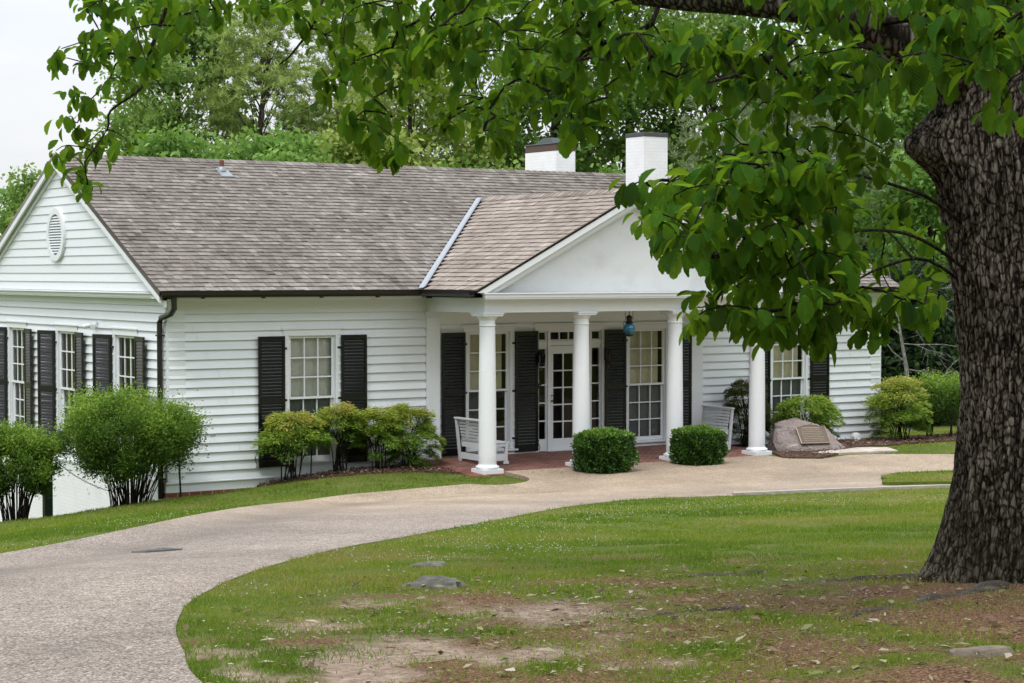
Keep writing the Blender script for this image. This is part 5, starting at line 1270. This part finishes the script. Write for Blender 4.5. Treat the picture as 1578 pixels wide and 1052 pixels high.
tree(-11.3,62,9.7,1.7,5.0,1,'rounded bright green tree peeking over the ridge left of the roof pipe','leafy',106,60,85,.15,.55)
tree(-7.3,62,9.9,1.95,5.0,1,'rounded bright green tree peeking over the ridge right of the roof pipe','leafy',107,70,85,.15,.55)
tree(-3.1,66,13.4,2.6,5.5,2,'yellow green tree standing out over the middle of the ridge','leafy',108,85,85,.15,.6)
tree(-1.2,74,18.5,2.6,6.0,3,'dark green tree with visible trunk right of the yellow green tree','leafy',109,80,85,.16,.65)
tree(1.6,70,19.5,3.0,6.0,3,'large dark green tree directly behind the wide brown capped chimney','leafy',110,110,90,.16,.7)
tree(4.4,74,19.0,3.0,6.0,0,'large green tree between the two white chimneys','leafy',111,105,90,.16,.7)
tree(7.4,72,16.0,2.6,5.5,0,'green tree right behind the tall white chimney','leafy',112,90,90,.16,.66)
tree(8.3,58,11.8,2.7,6.0,5,'grey green pine with drooping branches right of the tall chimney','pine',113,52,170,.2,.75)
tree(11.9,66,19,3.2,4.5,1,'bright green tree seen through the oak leaves over the house end','leafy',114,120,85,.16,.7)
tree(15.2,68,20,3.0,4.0,0,'tall mid green tree close to the left edge of the oak trunk','leafy',115,120,85,.16,.7)
tree(12.6,58,9.0,2.0,2.5,1,'fresh green understorey tree beyond the house end','leafy',116,70,80,.15,.6)
for i,(la,dd,hh_,rr2,kd,lab) in enumerate([(-14.0,70,7.6,1.5,1,'low leafy tree just clearing the ridge by the gable end'),(-9.3,68,8.0,1.5,0,'low leafy tree just clearing the ridge between two bright rounded ones'),(-5.0,70,8.3,1.8,0,'low leafy tree below the open crowned pine'),(-1.9,64,8.8,1.4,1,'low leafy tree at the foot of the yellow green one'),(.3,64,8.7,1.3,0,'low leafy tree just left of the brown capped chimney'),(3.6,64,8.8,1.4,1,'low leafy tree peeking over the ridge between chimneys'),(6.3,64,8.8,1.5,1,'low leafy tree peeking over the ridge right of the tall chimney'),(9.8,64,9.0,1.7,0,'low leafy tree under the grey green pine')]):
    tree(la,dd,hh_,rr2,3.5,kd,lab,'leafy',130+i,45,75,.15,.5)
tree(-24.6,95,9.4,1.7,3.0,1,'small far green tree beyond the left end of the gable','leafy',140,45,70,.18,.5)
tree(-23.2,92,10.2,1.0,7.0,0,'far wispy treetop showing past the gable rake','leafy',141,14,45,.17,.45)
for i,(la,dd,hh_,rr2,lab) in enumerate([(10.2,50,4.2,1.5,'dark cedar beside the house end'),(11.6,52,4.8,1.6,'dark cedar between the house end and the oak trunk'),(13.2,51,4.4,1.7,'dark cedar next to the left edge of the oak trunk'),(15.2,53,5.6,2.0,'broad dark cedar partly behind the oak trunk')]):
    tree(la,dd,hh_,rr2,.3,6 if i!=1 else 3,lab,'cedar',150+i,110,95,.11,.5,group='dark cedars beyond the house end')
# bare dead tree in front of the cedars
x,y=at(9.3,45.5); z=gzf(x,y); t=thing('dead_tree','bare pale grey dead branches beyond the house corner','tree',(x,y,z))
q=MB(); rr_=random.Random(9); cs,sn=math.cos(YAW),math.sin(YAW)
def L3(l,h,dp=0): return Vector((x+l*cs+dp*sn,y-l*sn+dp*cs,z+h))
q.tube([L3(.2,-.1),L3(.1,1.5),L3(-.1,2.6),L3(-.35,3.9)],[.06,.05,.03,.01],6)
def twig(a,dv,L_,r_,dep):
    pts=[a]; d_=Vector(dv).normalized(); p=a
    for i in range(5):
        d_=(d_+Vector((rr_.gauss(0,.16),rr_.gauss(0,.16),rr_.gauss(-.03,.14)))).normalized(); p=p+d_*L_/5; pts.append(p)
        if dep and rr_.random()<.75: twig(p,d_+Vector((rr_.gauss(0,.7),rr_.gauss(0,.7),rr_.gauss(-.15,.6))),L_*.5,r_*.55,dep-1)
    q.tube(pts,[r_*(1-.16*i) for i in range(6)],4,cap=False)
for h,dl in ((1.2,.7),(1.7,-.5),(2.1,.9),(2.6,1.),(3.0,.6),(2.3,-.3),(3.3,1.2),(1.5,.3)): twig(L3(.05-.1*(h-1.5),h),(cs*dl+.2,-sn*dl,.2-.25*(dl>0)),1.7,.017,2)
q.build('trunk',PALEB,t)

# ------------------------------------------------------------------ the big oak in front
ANCH=np.array([[int(q) for q in s.split(',')] for s in '''-564,-2067,463;-520,-2263,448;-720,-1580,528;-630,-2171,438;-615,-1988,509;-627,-2105,511;-545,-2163,499;-686,-1673,566;-649,-1726,542;-518,-2213,486;-634,-2084,462;-685,-1914,503;-718,-1773,544;-578,-2066,522;-623,-1852,519;-657,-2063,461;-539,-2300,491;-539,-2215,503;-683,-1986,477;-711,-1593,557;-646,-2087,454;-541,-2145,453;-717,-1683,529;-520,-2246,478;-622,-2073,493;-719,-1821,536;-582,-2347,449;-546,-2218,494;-535,-2282,452;-741,-1765,509;-578,-2255,475;-643,-1963,518;-609,-2127,473;-592,-2227,438;-558,-2121,465;-661,-1947,472;-639,-2184,459;-627,-1872,487;-552,-2227,440;-641,-2074,474;-617,-2210,447;-559,-2189,464;-606,-1922,485;-750,-1655,548;-594,-2112,511;-706,-1862,534;-678,-1923,517;-770,-1658,522;-769,-1716,496;-589,-2245,452;-588,-2342,444;-616,-2324,482;-636,-2111,464;-605,-2125,444;-645,-1995,507;-513,-2276,472;-599,-2320,447;-589,-1889,517;-617,-2014,502;-766,-1669,509;-700,-1874,514;-557,-2325,469;-634,-2140,452;-641,-1771,514;-568,-2198,473;-608,-1884,509;-665,-1738,531;-621,-2074,478;-604,-2260,488;-556,-2215,446;-547,-2113,514;-680,-1673,538;-725,-1672,558;-656,-1881,488;-623,-2358,455;-634,-2064,507;-571,-2104,511;-717,-1685,550;-618,-2215,494;-609,-1887,532;-611,-2083,459;-658,-1733,557;-662,-2019,484;-600,-2300,478;-681,-1880,524;-644,-1829,487;-732,-1828,523;-645,-1921,509;-609,-2199,489;-738,-1584,568;-647,-2084,486;-766,-1733,514;-693,-1936,525;-569,-2326,475;-669,-2002,480;-625,-2124,446;-627,-2024,477;-753,-1754,527;-658,-1795,546;-582,-2116,456;-747,-1714,539;-731,-1669,489;-643,-1878,541;-744,-1753,502;-687,-1660,537;-626,-1997,491;-575,-2197,436;-588,-1892,540;-578,-2029,498;-535,-2249,486;-638,-1923,535;-754,-1664,531;-553,-2209,437;-565,-2209,477;-699,-1909,472;-530,-2136,464;-531,-2244,452;-612,-2217,455;-686,-1761,537;-527,-2279,475;-629,-2195,447;-538,-2281,491;-646,-1833,503;-676,-1992,482;-705,-1626,533;-586,-1982,481;-536,-2110,446;-640,-1898,496;-609,-1834,538;-647,-1798,527;-623,-2132,463;-587,-1936,482;-620,-2358,465;-619,-1902,485;-631,-1779,505;-621,-2098,475;-736,-1795,530;-549,-2234,490;-634,-1800,522;-592,-2265,447;-558,-2151,474;-644,-2041,510;-653,-1824,548;-630,-2045,486;-573,-2221,467;-581,-2305,436;-660,-1944,519;-595,-2280,439;-584,-2138,502;-701,-1631,507;-656,-1896,479;-696,-1845,517;-686,-1729,527;-538,-2242,475;-539,-2314,482;-581,-2218,485;-733,-1578,544;-575,-2171,440;-529,-2281,463;-667,-1910,502;-651,-2019,477;-583,-1923,514;-575,-2305,486;-610,-2252,445;-737,-1618,567;-567,-2116,446;-636,-2130,465;-581,-2071,481;-631,-2034,456;-538,-2071,473;-746,-1682,560;-623,-1968,525;-561,-2253,435;-599,-2051,508;-656,-2022,465;-621,-2349,448;-672,-1889,523;-602,-2370,452;-640,-2053,508;-589,-1990,469;-594,-2111,467;-566,-2122,472;-768,-1745,500;-625,-1892,501;-584,-2310,475;-607,-2186,462;-586,-2012,517;-609,-2275,475;-662,-1988,466;-620,-2277,470;-650,-1894,490;-568,-1947,538;-687,-1643,569;-533,-2135,513;-628,-2118,504;-540,-2179,504;-747,-1784,531;-543,-2107,505;-760,-1662,499;-600,-2307,433;-638,-2104,453;-603,-1958,531;-553,-2119,455;-581,-1952,501;-526,-2247,495;-572,-2213,433;-732,-1687,513;-720,-1869,505;-518,-2254,458;-620,-2068,517;-588,-2303,458;-610,-2240,495;-644,-1953,530;-616,-1892,519;-527,-2118,507;-589,-2281,487;-731,-1636,495;-606,-2219,434;-610,-2021,505;-620,-2246,443;-635,-1837,505;-753,-1618,548;-665,-1889,475;-664,-1819,495;-660,-1990,492;-631,-1938,513;-621,-1902,511;-528,-2158,462;-634,-1750,526;-633,-1855,541;-546,-2123,514;-781,-1727,544;-618,-2089,485;-703,-1797,518;-616,-2067,467;-656,-1739,558;-721,-1750,540;-630,-2258,471;-646,-2093,495;-673,-1944,473;-616,-2363,438;-675,-1989,473;-587,-2211,498;-540,-2153,444;-549,-2122,454;-667,-2009,519;-668,-2009,463;-770,-1729,495;-620,-1783,494;-579,-2270,435;-635,-2054,471;-543,-2222,481;-568,-2163,469;-652,-1840,525;-626,-1998,470;-577,-1916,528;-532,-2258,485;-647,-2193,455;-643,-2212,493;-735,-1792,514;-633,-1896,534;-546,-2190,507;-734,-1733,495;-613,-2278,479;-568,-2312,481;-641,-1973,505;-677,-1939,501;-578,-2087,449;-593,-2066,471;-564,-2333,476;-574,-2303,448;-722,-1688,546;-648,-2135,501;-741,-1645,530;-570,-2069,471;-563,-2224,445;-700,-1876,535;-595,-2069,452;-557,-2332,457;-600,-1951,498;-651,-2069,502;-707,-1627,526;-595,-2343,460;-603,-2248,430;-627,-2190,448;-526,-2222,496;-569,-1942,467;-576,-2285,463;-705,-1791,540;-765,-1754,478;-740,-1577,542;-606,-2321,431;-600,-1910,495;-622,-2051,456;-642,-2088,479;-540,-2257,499;-742,-1604,515;-694,-1903,495;-724,-1639,567;-548,-2200,399;-599,-2147,448;-610,-2204,408;-590,-2118,453;-595,-2180,423;-657,-2296,387;-610,-2186,403;-627,-2237,395;-600,-2219,438;-568,-2248,399;-595,-2224,410;-605,-2287,411;-583,-2192,408;-631,-2211,435;-575,-2220,409;-615,-2247,422;-602,-2278,426;-549,-2177,442;-598,-2199,425;-619,-2180,413;-543,-2203,411;-613,-2264,420;-544,-2096,442;-572,-2193,403;-561,-2226,420;-596,-2105,451;-557,-2142,443;-599,-2217,389;-570,-2230,436;-575,-2141,422;-674,-2271,387;-637,-2208,393;-586,-2197,419;-534,-2141,438;-556,-2084,447;-581,-2226,388;-591,-2130,414;-594,-2266,389;-564,-2208,440;-700,-2283,376;-672,-2242,357;-598,-2223,349;-569,-2215,378;-670,-2307,329;-593,-2187,323;-674,-2275,354;-613,-2260,323;-660,-2264,370;-601,-2170,333;-613,-2160,390;-728,-2265,363;-631,-2249,344;-676,-2273,384;-591,-2197,359;-576,-2207,375;-543,-2206,317;-690,-2226,356;-640,-2289,383;-650,-2227,389;-605,-2207,380;-615,-2283,328;-580,-2226,341;-714,-2275,354;-627,-2216,332;-608,-2163,345;-651,-2262,366;-706,-2274,367;-607,-2242,356;-655,-2273,380;-644,-2181,379;-618,-2234,351;-618,-2268,367;-617,-2200,323;-616,-2240,391;-664,-2191,374;-629,-2231,344;-618,-2198,342;-686,-2245,348;-682,-2277,318;-553,-2197,313;-613,-2190,358;-595,-2200,329;-603,-2239,313;-601,-2216,323;-621,-2205,370;-650,-2285,380;-609,-2197,364;-614,-2164,364;-644,-2171,365;-637,-2180,366;-629,-2244,317;-625,-2259,364;-645,-2266,337;-669,-2269,390;-643,-2214,352;-589,-2237,349;-683,-2261,363;-632,-2261,320;-606,-2242,336;-623,-2261,388;-598,-2199,398;-631,-2225,378;-615,-2232,366;-600,-2251,329;-603,-2255,360;-649,-2272,373;-658,-2266,314;-689,-2255,377;-671,-2217,386;-670,-2262,349;-646,-2275,358;-657,-2230,339;-576,-2230,319;-649,-2234,393;-649,-2260,350;-669,-2238,391;-647,-2226,374;-641,-2280,345;-624,-2236,390;-700,-2278,371;-607,-2201,337;-624,-2283,341;-677,-2287,382;-557,-2194,328;-615,-2194,383;-607,-2247,380;-638,-2169,352;-612,-2241,338;-674,-2240,379;-713,-2277,353;-648,-2275,386;-545,-2199,325;-621,-2228,344;-627,-2203,328;-670,-2285,358;-623,-2218,313;-601,-2256,346;-559,-2206,373;-572,-2197,376;-670,-2254,357;-673,-2262,374;-593,-2212,323;-701,-2242,371;-605,-2246,315;-568,-2211,390;-611,-2243,353;-694,-2282,386;-586,-2188,377;-665,-2232,343;-670,-2279,386;-651,-2253,329;-663,-2252,342;-642,-2163,358;-448,-2125,343;-406,-2127,342;-477,-2169,374;-429,-2151,360;-398,-2116,316;-393,-2090,351;-462,-2138,363;-433,-2118,324;-447,-2150,332;-626,-2347,452;-545,-2317,444;-643,-2351,433;-577,-2335,412;-627,-2366,428;-554,-2316,425;-562,-2316,462;-655,-2342,429;-560,-2335,431;-615,-2370,443;-619,-2344,429;-592,-2363,452;-628,-2333,454;-574,-2303,450;-601,-2343,447;-607,-2362,428;-613,-2383,407;-647,-2320,434;-629,-2341,445;-569,-2307,463;-780,-1635,496;-752,-1609,503;-749,-1639,502;-766,-1577,494;-754,-1605,491;-764,-1664,490;-743,-1653,504;-739,-1624,478;-735,-1646,474;-777,-1646,465;-760,-1620,463;-752,-1618,462;-765,-1601,448;-756,-1602,446;-752,-1633,437;-741,-1636,439;-746,-1673,430;-755,-1619,430;-778,-1617,424;-775,-1634,427;-755,-1639,422;-769,-1632,407;-765,-1646,398;-758,-1614,411;-742,-1676,488;-739,-1704,490;-726,-1708,504;-722,-1771,513;-704,-1803,512;-693,-1833,506;-685,-1832,502;-689,-1862,467;-686,-1870,458;-683,-1881,462;-673,-1835,455;-648,-1844,465;-655,-1869,449;-657,-1824,477;-675,-1881,470;-665,-1909,462;-636,-1875,458;-637,-1894,465;-639,-1912,470;-670,-1884,439;-649,-1884,436;-681,-1890,433;-673,-1910,427;-663,-1879,423;-666,-1922,418;-640,-1865,415;-649,-1856,419;-650,-1962,454;-627,-1941,460;-623,-1911,448;-613,-1937,446;-643,-2000,440;-630,-1930,438;-638,-1935,431;-631,-1958,438;-629,-1977,431;-616,-1977,427;-645,-1988,421;-639,-1996,419;-633,-2008,451;-613,-2004,457;-622,-2023,443;-619,-2036,454;-610,-2009,435;-613,-2035,446;-607,-2059,443;-623,-2056,429;-618,-2058,433;-589,-2047,454;-612,-2069,436;-629,-2070,420;-612,-2033,426;-692,-2200,379;-680,-2195,380;-689,-2223,378;-667,-2207,381;-669,-2183,368;-672,-2198,364;-667,-2197,351;-658,-2206,348;-674,-2240,343;-647,-2219,341;-664,-2227,322;-652,-2205,317;-686,-2242,313;-649,-2211,318;-672,-2249,319;-645,-2222,315;-643,-2240,312;-650,-2259,313;-647,-2265,313;-612,-2236,312;-592,-2231,303;-606,-2243,308;-626,-2275,319;-604,-2278,308;-568,-2244,311;-601,-2283,312;-598,-2293,322;-582,-2293,319;-569,-2282,328;-574,-2237,318'''.split(';')])/100.
ox,oy=-3.87,-21.9; oz=gzf(ox,oy)
oak=thing('oak_tree','huge old oak with ridged dark bark, spreading roots and broad leaves hanging over the lawn','tree',(ox,oy,oz))
TR=[(-3.87,-21.9,oz-.25),(-3.86,-21.9,1.68),(-3.84,-21.9,2.07),(-3.82,-21.89,2.65),(-3.83,-21.86,3.23),(-3.87,-21.8,3.81),(-3.91,-21.76,4.2),(-3.87,-21.77,4.58),(-3.83,-21.78,4.97),(-3.7,-21.7,6.0),(-3.6,-21.6,7.2),(-3.75,-21.5,8.6),(-3.6,-21.3,10.2)]
RD=[.60,.52,.465,.435,.462,.49,.475,.46,.49,.43,.36,.27,.15]
def interp(zs,vals,z): return np.interp(z,zs,vals)
RIDGE=[]
def trunkmesh():
    nz_,na=460,330; zs=[p[2] for p in TR]; vs=[]
    left=np.array([-math.cos(YAW),math.sin(YAW)])  # toward the picture's left
    la=math.atan2(left[1],left[0])
    for i in range(nz_):
        f=i/(nz_-1); z=zs[0]+(5.6-zs[0])*f if f<.85 else None
        z=zs[0]+(zs[-1]-zs[0])*(f if True else 0)**1.35
        cx=interp(zs,[p[0] for p in TR],z);cy=interp(zs,[p[1] for p in TR],z);r=interp(zs,RD,z)
        for k in range(na):
            a=2*math.pi*k/na; h=z-oz
            fl=math.exp(-max(h,0)/.28)
            root=.15*fl*(max(0,math.cos(a*3.0-la*3+.5))**2.0*.9+.18*math.sin(a*7+1))
            kn=.19*math.exp(-((z-4.10)/.145)**2)*math.exp(-((((a-la+math.pi-.15)%(2*math.pi))-math.pi)/.36)**2)
            lob=.03*math.sin(a*4+z*.5)+.02*math.sin(a*7-z*.9)
            wob=noise.noise(Vector((math.cos(a)*2.2,math.sin(a)*2.2,z*.5)))*.35
            p=Vector((math.cos(a)*20+wob*2,math.sin(a)*20+wob*2,z*4.2))
            n1=noise.fractal(p*1.15,1,2,3); rid=min(1.,abs(n1)*3.2)
            n2=noise.fractal(Vector((math.cos(a)*26,math.sin(a)*26,z*6.5)),1,2,3)
            rr=r*(1+lob)+root+kn+.024*rid+.010*n2-.015; RIDGE.append(min(1,max(0,.85*rid+.5*n2)))
            vs.append((cx+rr*math.cos(a),cy+rr*math.sin(a),z))
    fs=[]
    for i in range(nz_-1):
        for k in range(na):
            k2=(k+1)%na; fs.append((i*na+k,i*na+k2,(i+1)*na+k2,(i+1)*na+k))
    mb=MB(); mb.add(vs,fs,.5,True); o=mb.build('trunk',BARKT,oak); at2=o.data.attributes.new('ridge','FLOAT','POINT'); at2.data.foreach_set('value',np.array(RIDGE,dtype=np.float32))
    return o
trunkmesh()
LIMB=[(-3.94,-21.86,4.30),(-4.31,-21.72,4.50),(-4.68,-21.72,4.64),(-5.0,-21.62,4.77),(-5.24,-21.46,4.87),(-5.48,-21.17,4.93),(-5.67,-20.81,4.98),(-5.83,-20.46,5.05),(-6.12,-19.78,5.19),(-6.44,-18.72,5.38),(-6.93,-17.8,5.42),(-7.21,-17.02,5.37)]
LR=[.20,.165,.14,.125,.115,.105,.098,.09,.075,.055,.035,.018]
SUB=[([(-4.15,-21.72,3.55),(-4.6,-21.8,3.76),(-4.93,-21.82,3.84),(-5.45,-21.96,3.89),(-6.01,-22.06,3.9),(-6.55,-22.08,3.82)],.013),
 ([(-4.15,-21.73,3.30),(-4.61,-21.81,3.5),(-4.94,-21.83,3.58),(-5.53,-22.04,3.56),(-6.09,-22.15,3.43),(-6.45,-22.17,3.28)],.012),
 ([(-4.08,-21.67,3.2),(-4.49,-21.65,3.42),(-4.86,-21.65,3.38),(-5.59,-22.01,3.24),(-6.15,-22.13,3.15)],.011),
 ([(-7.21,-17.02,5.37),(-7.35,-16.83,4.85),(-7.38,-16.82,4.67),(-7.57,-16.7,4.5),(-7.59,-16.69,4.37),(-7.73,-16.61,4.14)],.015),
 ([(-6.65,-18.22,5.41),(-6.74,-18.3,5.07),(-6.89,-18.21,4.81),(-6.97,-18.17,4.73)],.012),
 ([(-5.24,-21.46,4.87),(-5.6,-21.75,4.65),(-6.1,-21.95,4.42),(-6.6,-22.2,4.3)],.022),
 ([(-5.0,-21.62,4.77),(-4.9,-22.3,4.75),(-4.9,-23.0,4.6),(-5.2,-23.5,4.45)],.03)]
UP=[([(-3.7,-21.7,6.0),(-4.6,-21.2,6.9),(-5.8,-20.2,7.6),(-7.2,-19,8.3)],.16),([(-3.6,-21.6,7.0),(-2.6,-20.6,7.9),(-1.4,-19.3,8.7)],.15),([(-3.65,-21.6,6.4),(-3.2,-23,7.2),(-2.6,-24.6,7.9)],.15),([(-3.7,-21.5,8.2),(-4.6,-22.8,9.2),(-5.6,-24,10)],.11),([(-3.7,-21.5,8.6),(-4.3,-20,9.7),(-5.2,-18.3,10.6)],.11),([(-3.65,-21.7,5.7),(-2.4,-22.1,6.3),(-.8,-22.6,6.9),(1,-23,7.4)],.13)]
q=MB(); q.tube(smoothpts(LIMB,3),list(np.interp(np.linspace(0,11,34),range(12),LR)),12,cap=True); q.build('limb',BARK,oak)
for P,r in UP: q=MB(); S=smoothpts(P,4); q.tube(S,list(np.linspace(r,r*.25,len(S))),8); q.build('limb',BARK,oak)
rg=np.random.default_rng(77)
# crown above: clusters in an uneven dome round the upper limbs
def above(n):
    out=[]
    ends=[np.array(p) for P,_ in UP for p in P[1:]]+[np.array(TR[-1])]
    while len(out)<n:
        c=ends[rg.integers(len(ends))]; p=c+rg.normal(size=3)*np.array([1.5,1.5,.95])
        if np.linalg.norm(p[:2]-np.array([CAMP[0],CAMP[1]]))<4: continue
        f=(p[0]-CAMP[0])*math.sin(YAW)+(p[1]-CAMP[1])*math.cos(YAW)
        if p[2]<3.345+.165*f: continue      # stays in the upper crown
        out.append(p)
    return np.array(out)
AB=above(1150)
base=[]
S1=smoothpts(LIMB,3); base+=[(np.array(p),0) for p in S1[4:]]
for P,r in SUB+UP: base+=[(np.array(p),0) for p in smoothpts(P,3)]
B0=np.array([b[0] for b in base]); nb=len(B0)
A_=np.concatenate([ANCH,AB]); na=len(A_)
pts=np.concatenate([B0,A_]); par=np.full(len(pts),-1); 
dmin=np.full(na,1e9); dsrc=np.zeros(na,int)
Dm=np.linalg.norm((A_[:,None]-B0[None])*np.array([1,1,1.25]),axis=2); dsrc=Dm.argmin(1); dmin=Dm.min(1)*.9
done=np.zeros(na,bool); order=[]
for _ in range(na):
    i=int(np.where(done,1e9,dmin).argmin()); done[i]=True; par[nb+i]=dsrc[i]; order.append(nb+i)
    dd=np.linalg.norm((A_-A_[i])*np.array([1,1,1.25]),axis=1); dd=dd*np.where(A_[:,2]>A_[i,2]+.1,1.35,1.)
    k=(dd<dmin)&~done; dmin[k]=dd[k]; dsrc[k]=nb+i
cnt=np.ones(len(pts))
for i in reversed(order): cnt[par[i]]+=cnt[i] if par[i]>=nb else 0
q=MB()
for P,r in SUB: S=smoothpts(P,4); q.tube(S,list(np.linspace(r,r*.35,len(S))),7)
for i in order:
    a=pts[par[i]];b=pts[i]; L_=np.linalg.norm(b-a); r=min(.016,.0022+.0016*math.sqrt(cnt[i])); r0=min(.02,r*1.25)
    if L_>2.2: continue
    m_=(a+b)/2+np.array([rg.normal()*.05*L_,rg.normal()*.05*L_,.06*L_]); q.tube([a,m_,b],[r0,r*1.1,r],4,cap=False)
q.build('branch',STEM,oak)
# leaves: drooping whorls at every twig end
pos=[];dr_=[];nn=[];LL=[];rn=[]
for i,c in enumerate(A_):
    near=i<len(ANCH); k=rg.integers(7,11) if near else rg.integers(6,10); a0=rg.uniform(0,6.28); tone=rg.normal(.44,.27)
    for j in range(k):
        a=a0+j*2*math.pi/k+rg.normal()*.35; el=rg.uniform(-1.45,-.55) if rg.random()<.85 else rg.uniform(-.3,.3)
        d=np.array([math.cos(a)*math.cos(el),math.sin(a)*math.cos(el),math.sin(el)])
        stalk=rg.uniform(.0,.07); pos.append(c+rg.normal(size=3)*.03+d*np.array([stalk,stalk,stalk*.5])); dr_.append(d)
        up=np.array([math.cos(a)*math.sin(-el),math.sin(a)*math.sin(-el),math.cos(el)])+rg.normal(size=3)*.28; nn.append(up)
        LL.append(rg.uniform(.06,.145)); rn.append(np.clip(tone+rg.normal(0,.18),0,1))
pos=np.array(pos);dr_=np.array(dr_);nn=np.array(nn);LL=np.array(LL)
def oakleafmat():
    m,N,out,n=mat('oak_leaf'); a=N('ShaderNodeAttribute',attribute_name='rnd')
    cc=ramp(N,a.outputs['Fac'],[(0,(.010,.042,.005)),(.3,(.022,.082,.008)),(.6,(.044,.138,.011)),(.9,(.08,.20,.017)),(1,(.13,.235,.022))])
    tc=N('ShaderNodeTexCoord'); v=N('ShaderNodeTexNoise',{'Vector':tc.outputs['Object'],'Scale':30,'Detail':4})
    vv=N('ShaderNodeMapRange',{0:v.outputs[0],1:.3,2:.7,3:.8,4:1.2}); c2=N('ShaderNodeMix',{0:1.,6:cc,7:vv.outputs[0]},data_type='RGBA',blend_type='MULTIPLY')
    lx=N('ShaderNodeAttribute',attribute_name='lx'); ly=N('ShaderNodeAttribute',attribute_name='ly')
    ab=N('ShaderNodeMath',{0:lx.outputs['Fac']},operation='ABSOLUTE')
    q=N('ShaderNodeMath',{0:ab.outputs[0],1:-.75,2:0.},operation='MULTIPLY_ADD'); q2=N('ShaderNodeMath',{0:q.outputs[0],1:ly.outputs['Fac']},operation='ADD'); q3=N('ShaderNodeMath',{0:q2.outputs[0],1:50.},operation='MULTIPLY'); sn=N('ShaderNodeMath',{0:q3.outputs[0]},operation='SINE')
    ve=N('ShaderNodeMapRange',{0:sn.outputs[0],1:.3,2:1.,3:.9,4:1.2}); mr_=N('ShaderNodeMapRange',{0:ab.outputs[0],1:.0,2:.06,3:1.4,4:1.}); vm=N('ShaderNodeMath',{0:ve.outputs[0],1:mr_.outputs[0]},operation='MULTIPLY')
    c3_=N('ShaderNodeMix',{0:1.,6:c2.outputs[2],7:vm.outputs[0]},data_type='RGBA',blend_type='MULTIPLY'); c2=c3_
    p=N('ShaderNodeBsdfPrincipled',{'Base Color':c2.outputs[2],'Roughness':.6,'Specular IOR Level':.1})
    bb=N('ShaderNodeBump',{'Strength':.5,'Distance':.006,'Height':sn.outputs[0]}); n.links.new(bb.outputs[0],p.inputs['Normal'])
    mxx=N('ShaderNodeMix',{0:.55,6:c2.outputs[2],7:(.30,.48,.02,1)},data_type='RGBA')
    t=N('ShaderNodeBsdfTranslucent',{0:mxx.outputs[2]}); ms=N('ShaderNodeMixShader',{0:.5,1:p.outputs[0],2:t.outputs[0]}); n.links.new(ms.outputs[0],out.inputs[0]); return m
leaves('crown',pos,dr_,nn,LL,LL*RNG.uniform(.5,.66,len(LL)),oakleafmat(),oak,OAKLEAF,np.array(rn))
# surface roots
for P,r in [([(-4.2,-21.55),(-4.4,-21.2),(-4.75,-20.95),(-5.0,-20.7)],.075),([(-4.5,-22.25),(-5.0,-22.3),(-5.5,-22.35),(-5.95,-22.45)],.085),([(-4.45,-20.2),(-4.7,-19.95),(-4.85,-19.83),(-5.0,-19.5),(-5.1,-19.2)],.05),([(-5.95,-21.72),(-6.3,-21.62),(-6.6,-21.66),(-6.95,-21.62),(-7.1,-21.5)],.042),([(-4.3,-22.5),(-4.6,-23.0),(-5.0,-23.3)],.09)]:
    S=smoothpts(P,5); q=MB(); n_=len(S)
    q.tube([(x,y,gzf(x,y)-.6*r+.3*r*noise.noise(Vector((x*4,y*4,1)))) for x,y in S],[r*(1.15-.75*i/n_)*(1+.25*noise.noise(Vector((i*.7,r*50,2)))) for i in range(n_)],9); q.build('root',ROOTM,oak)
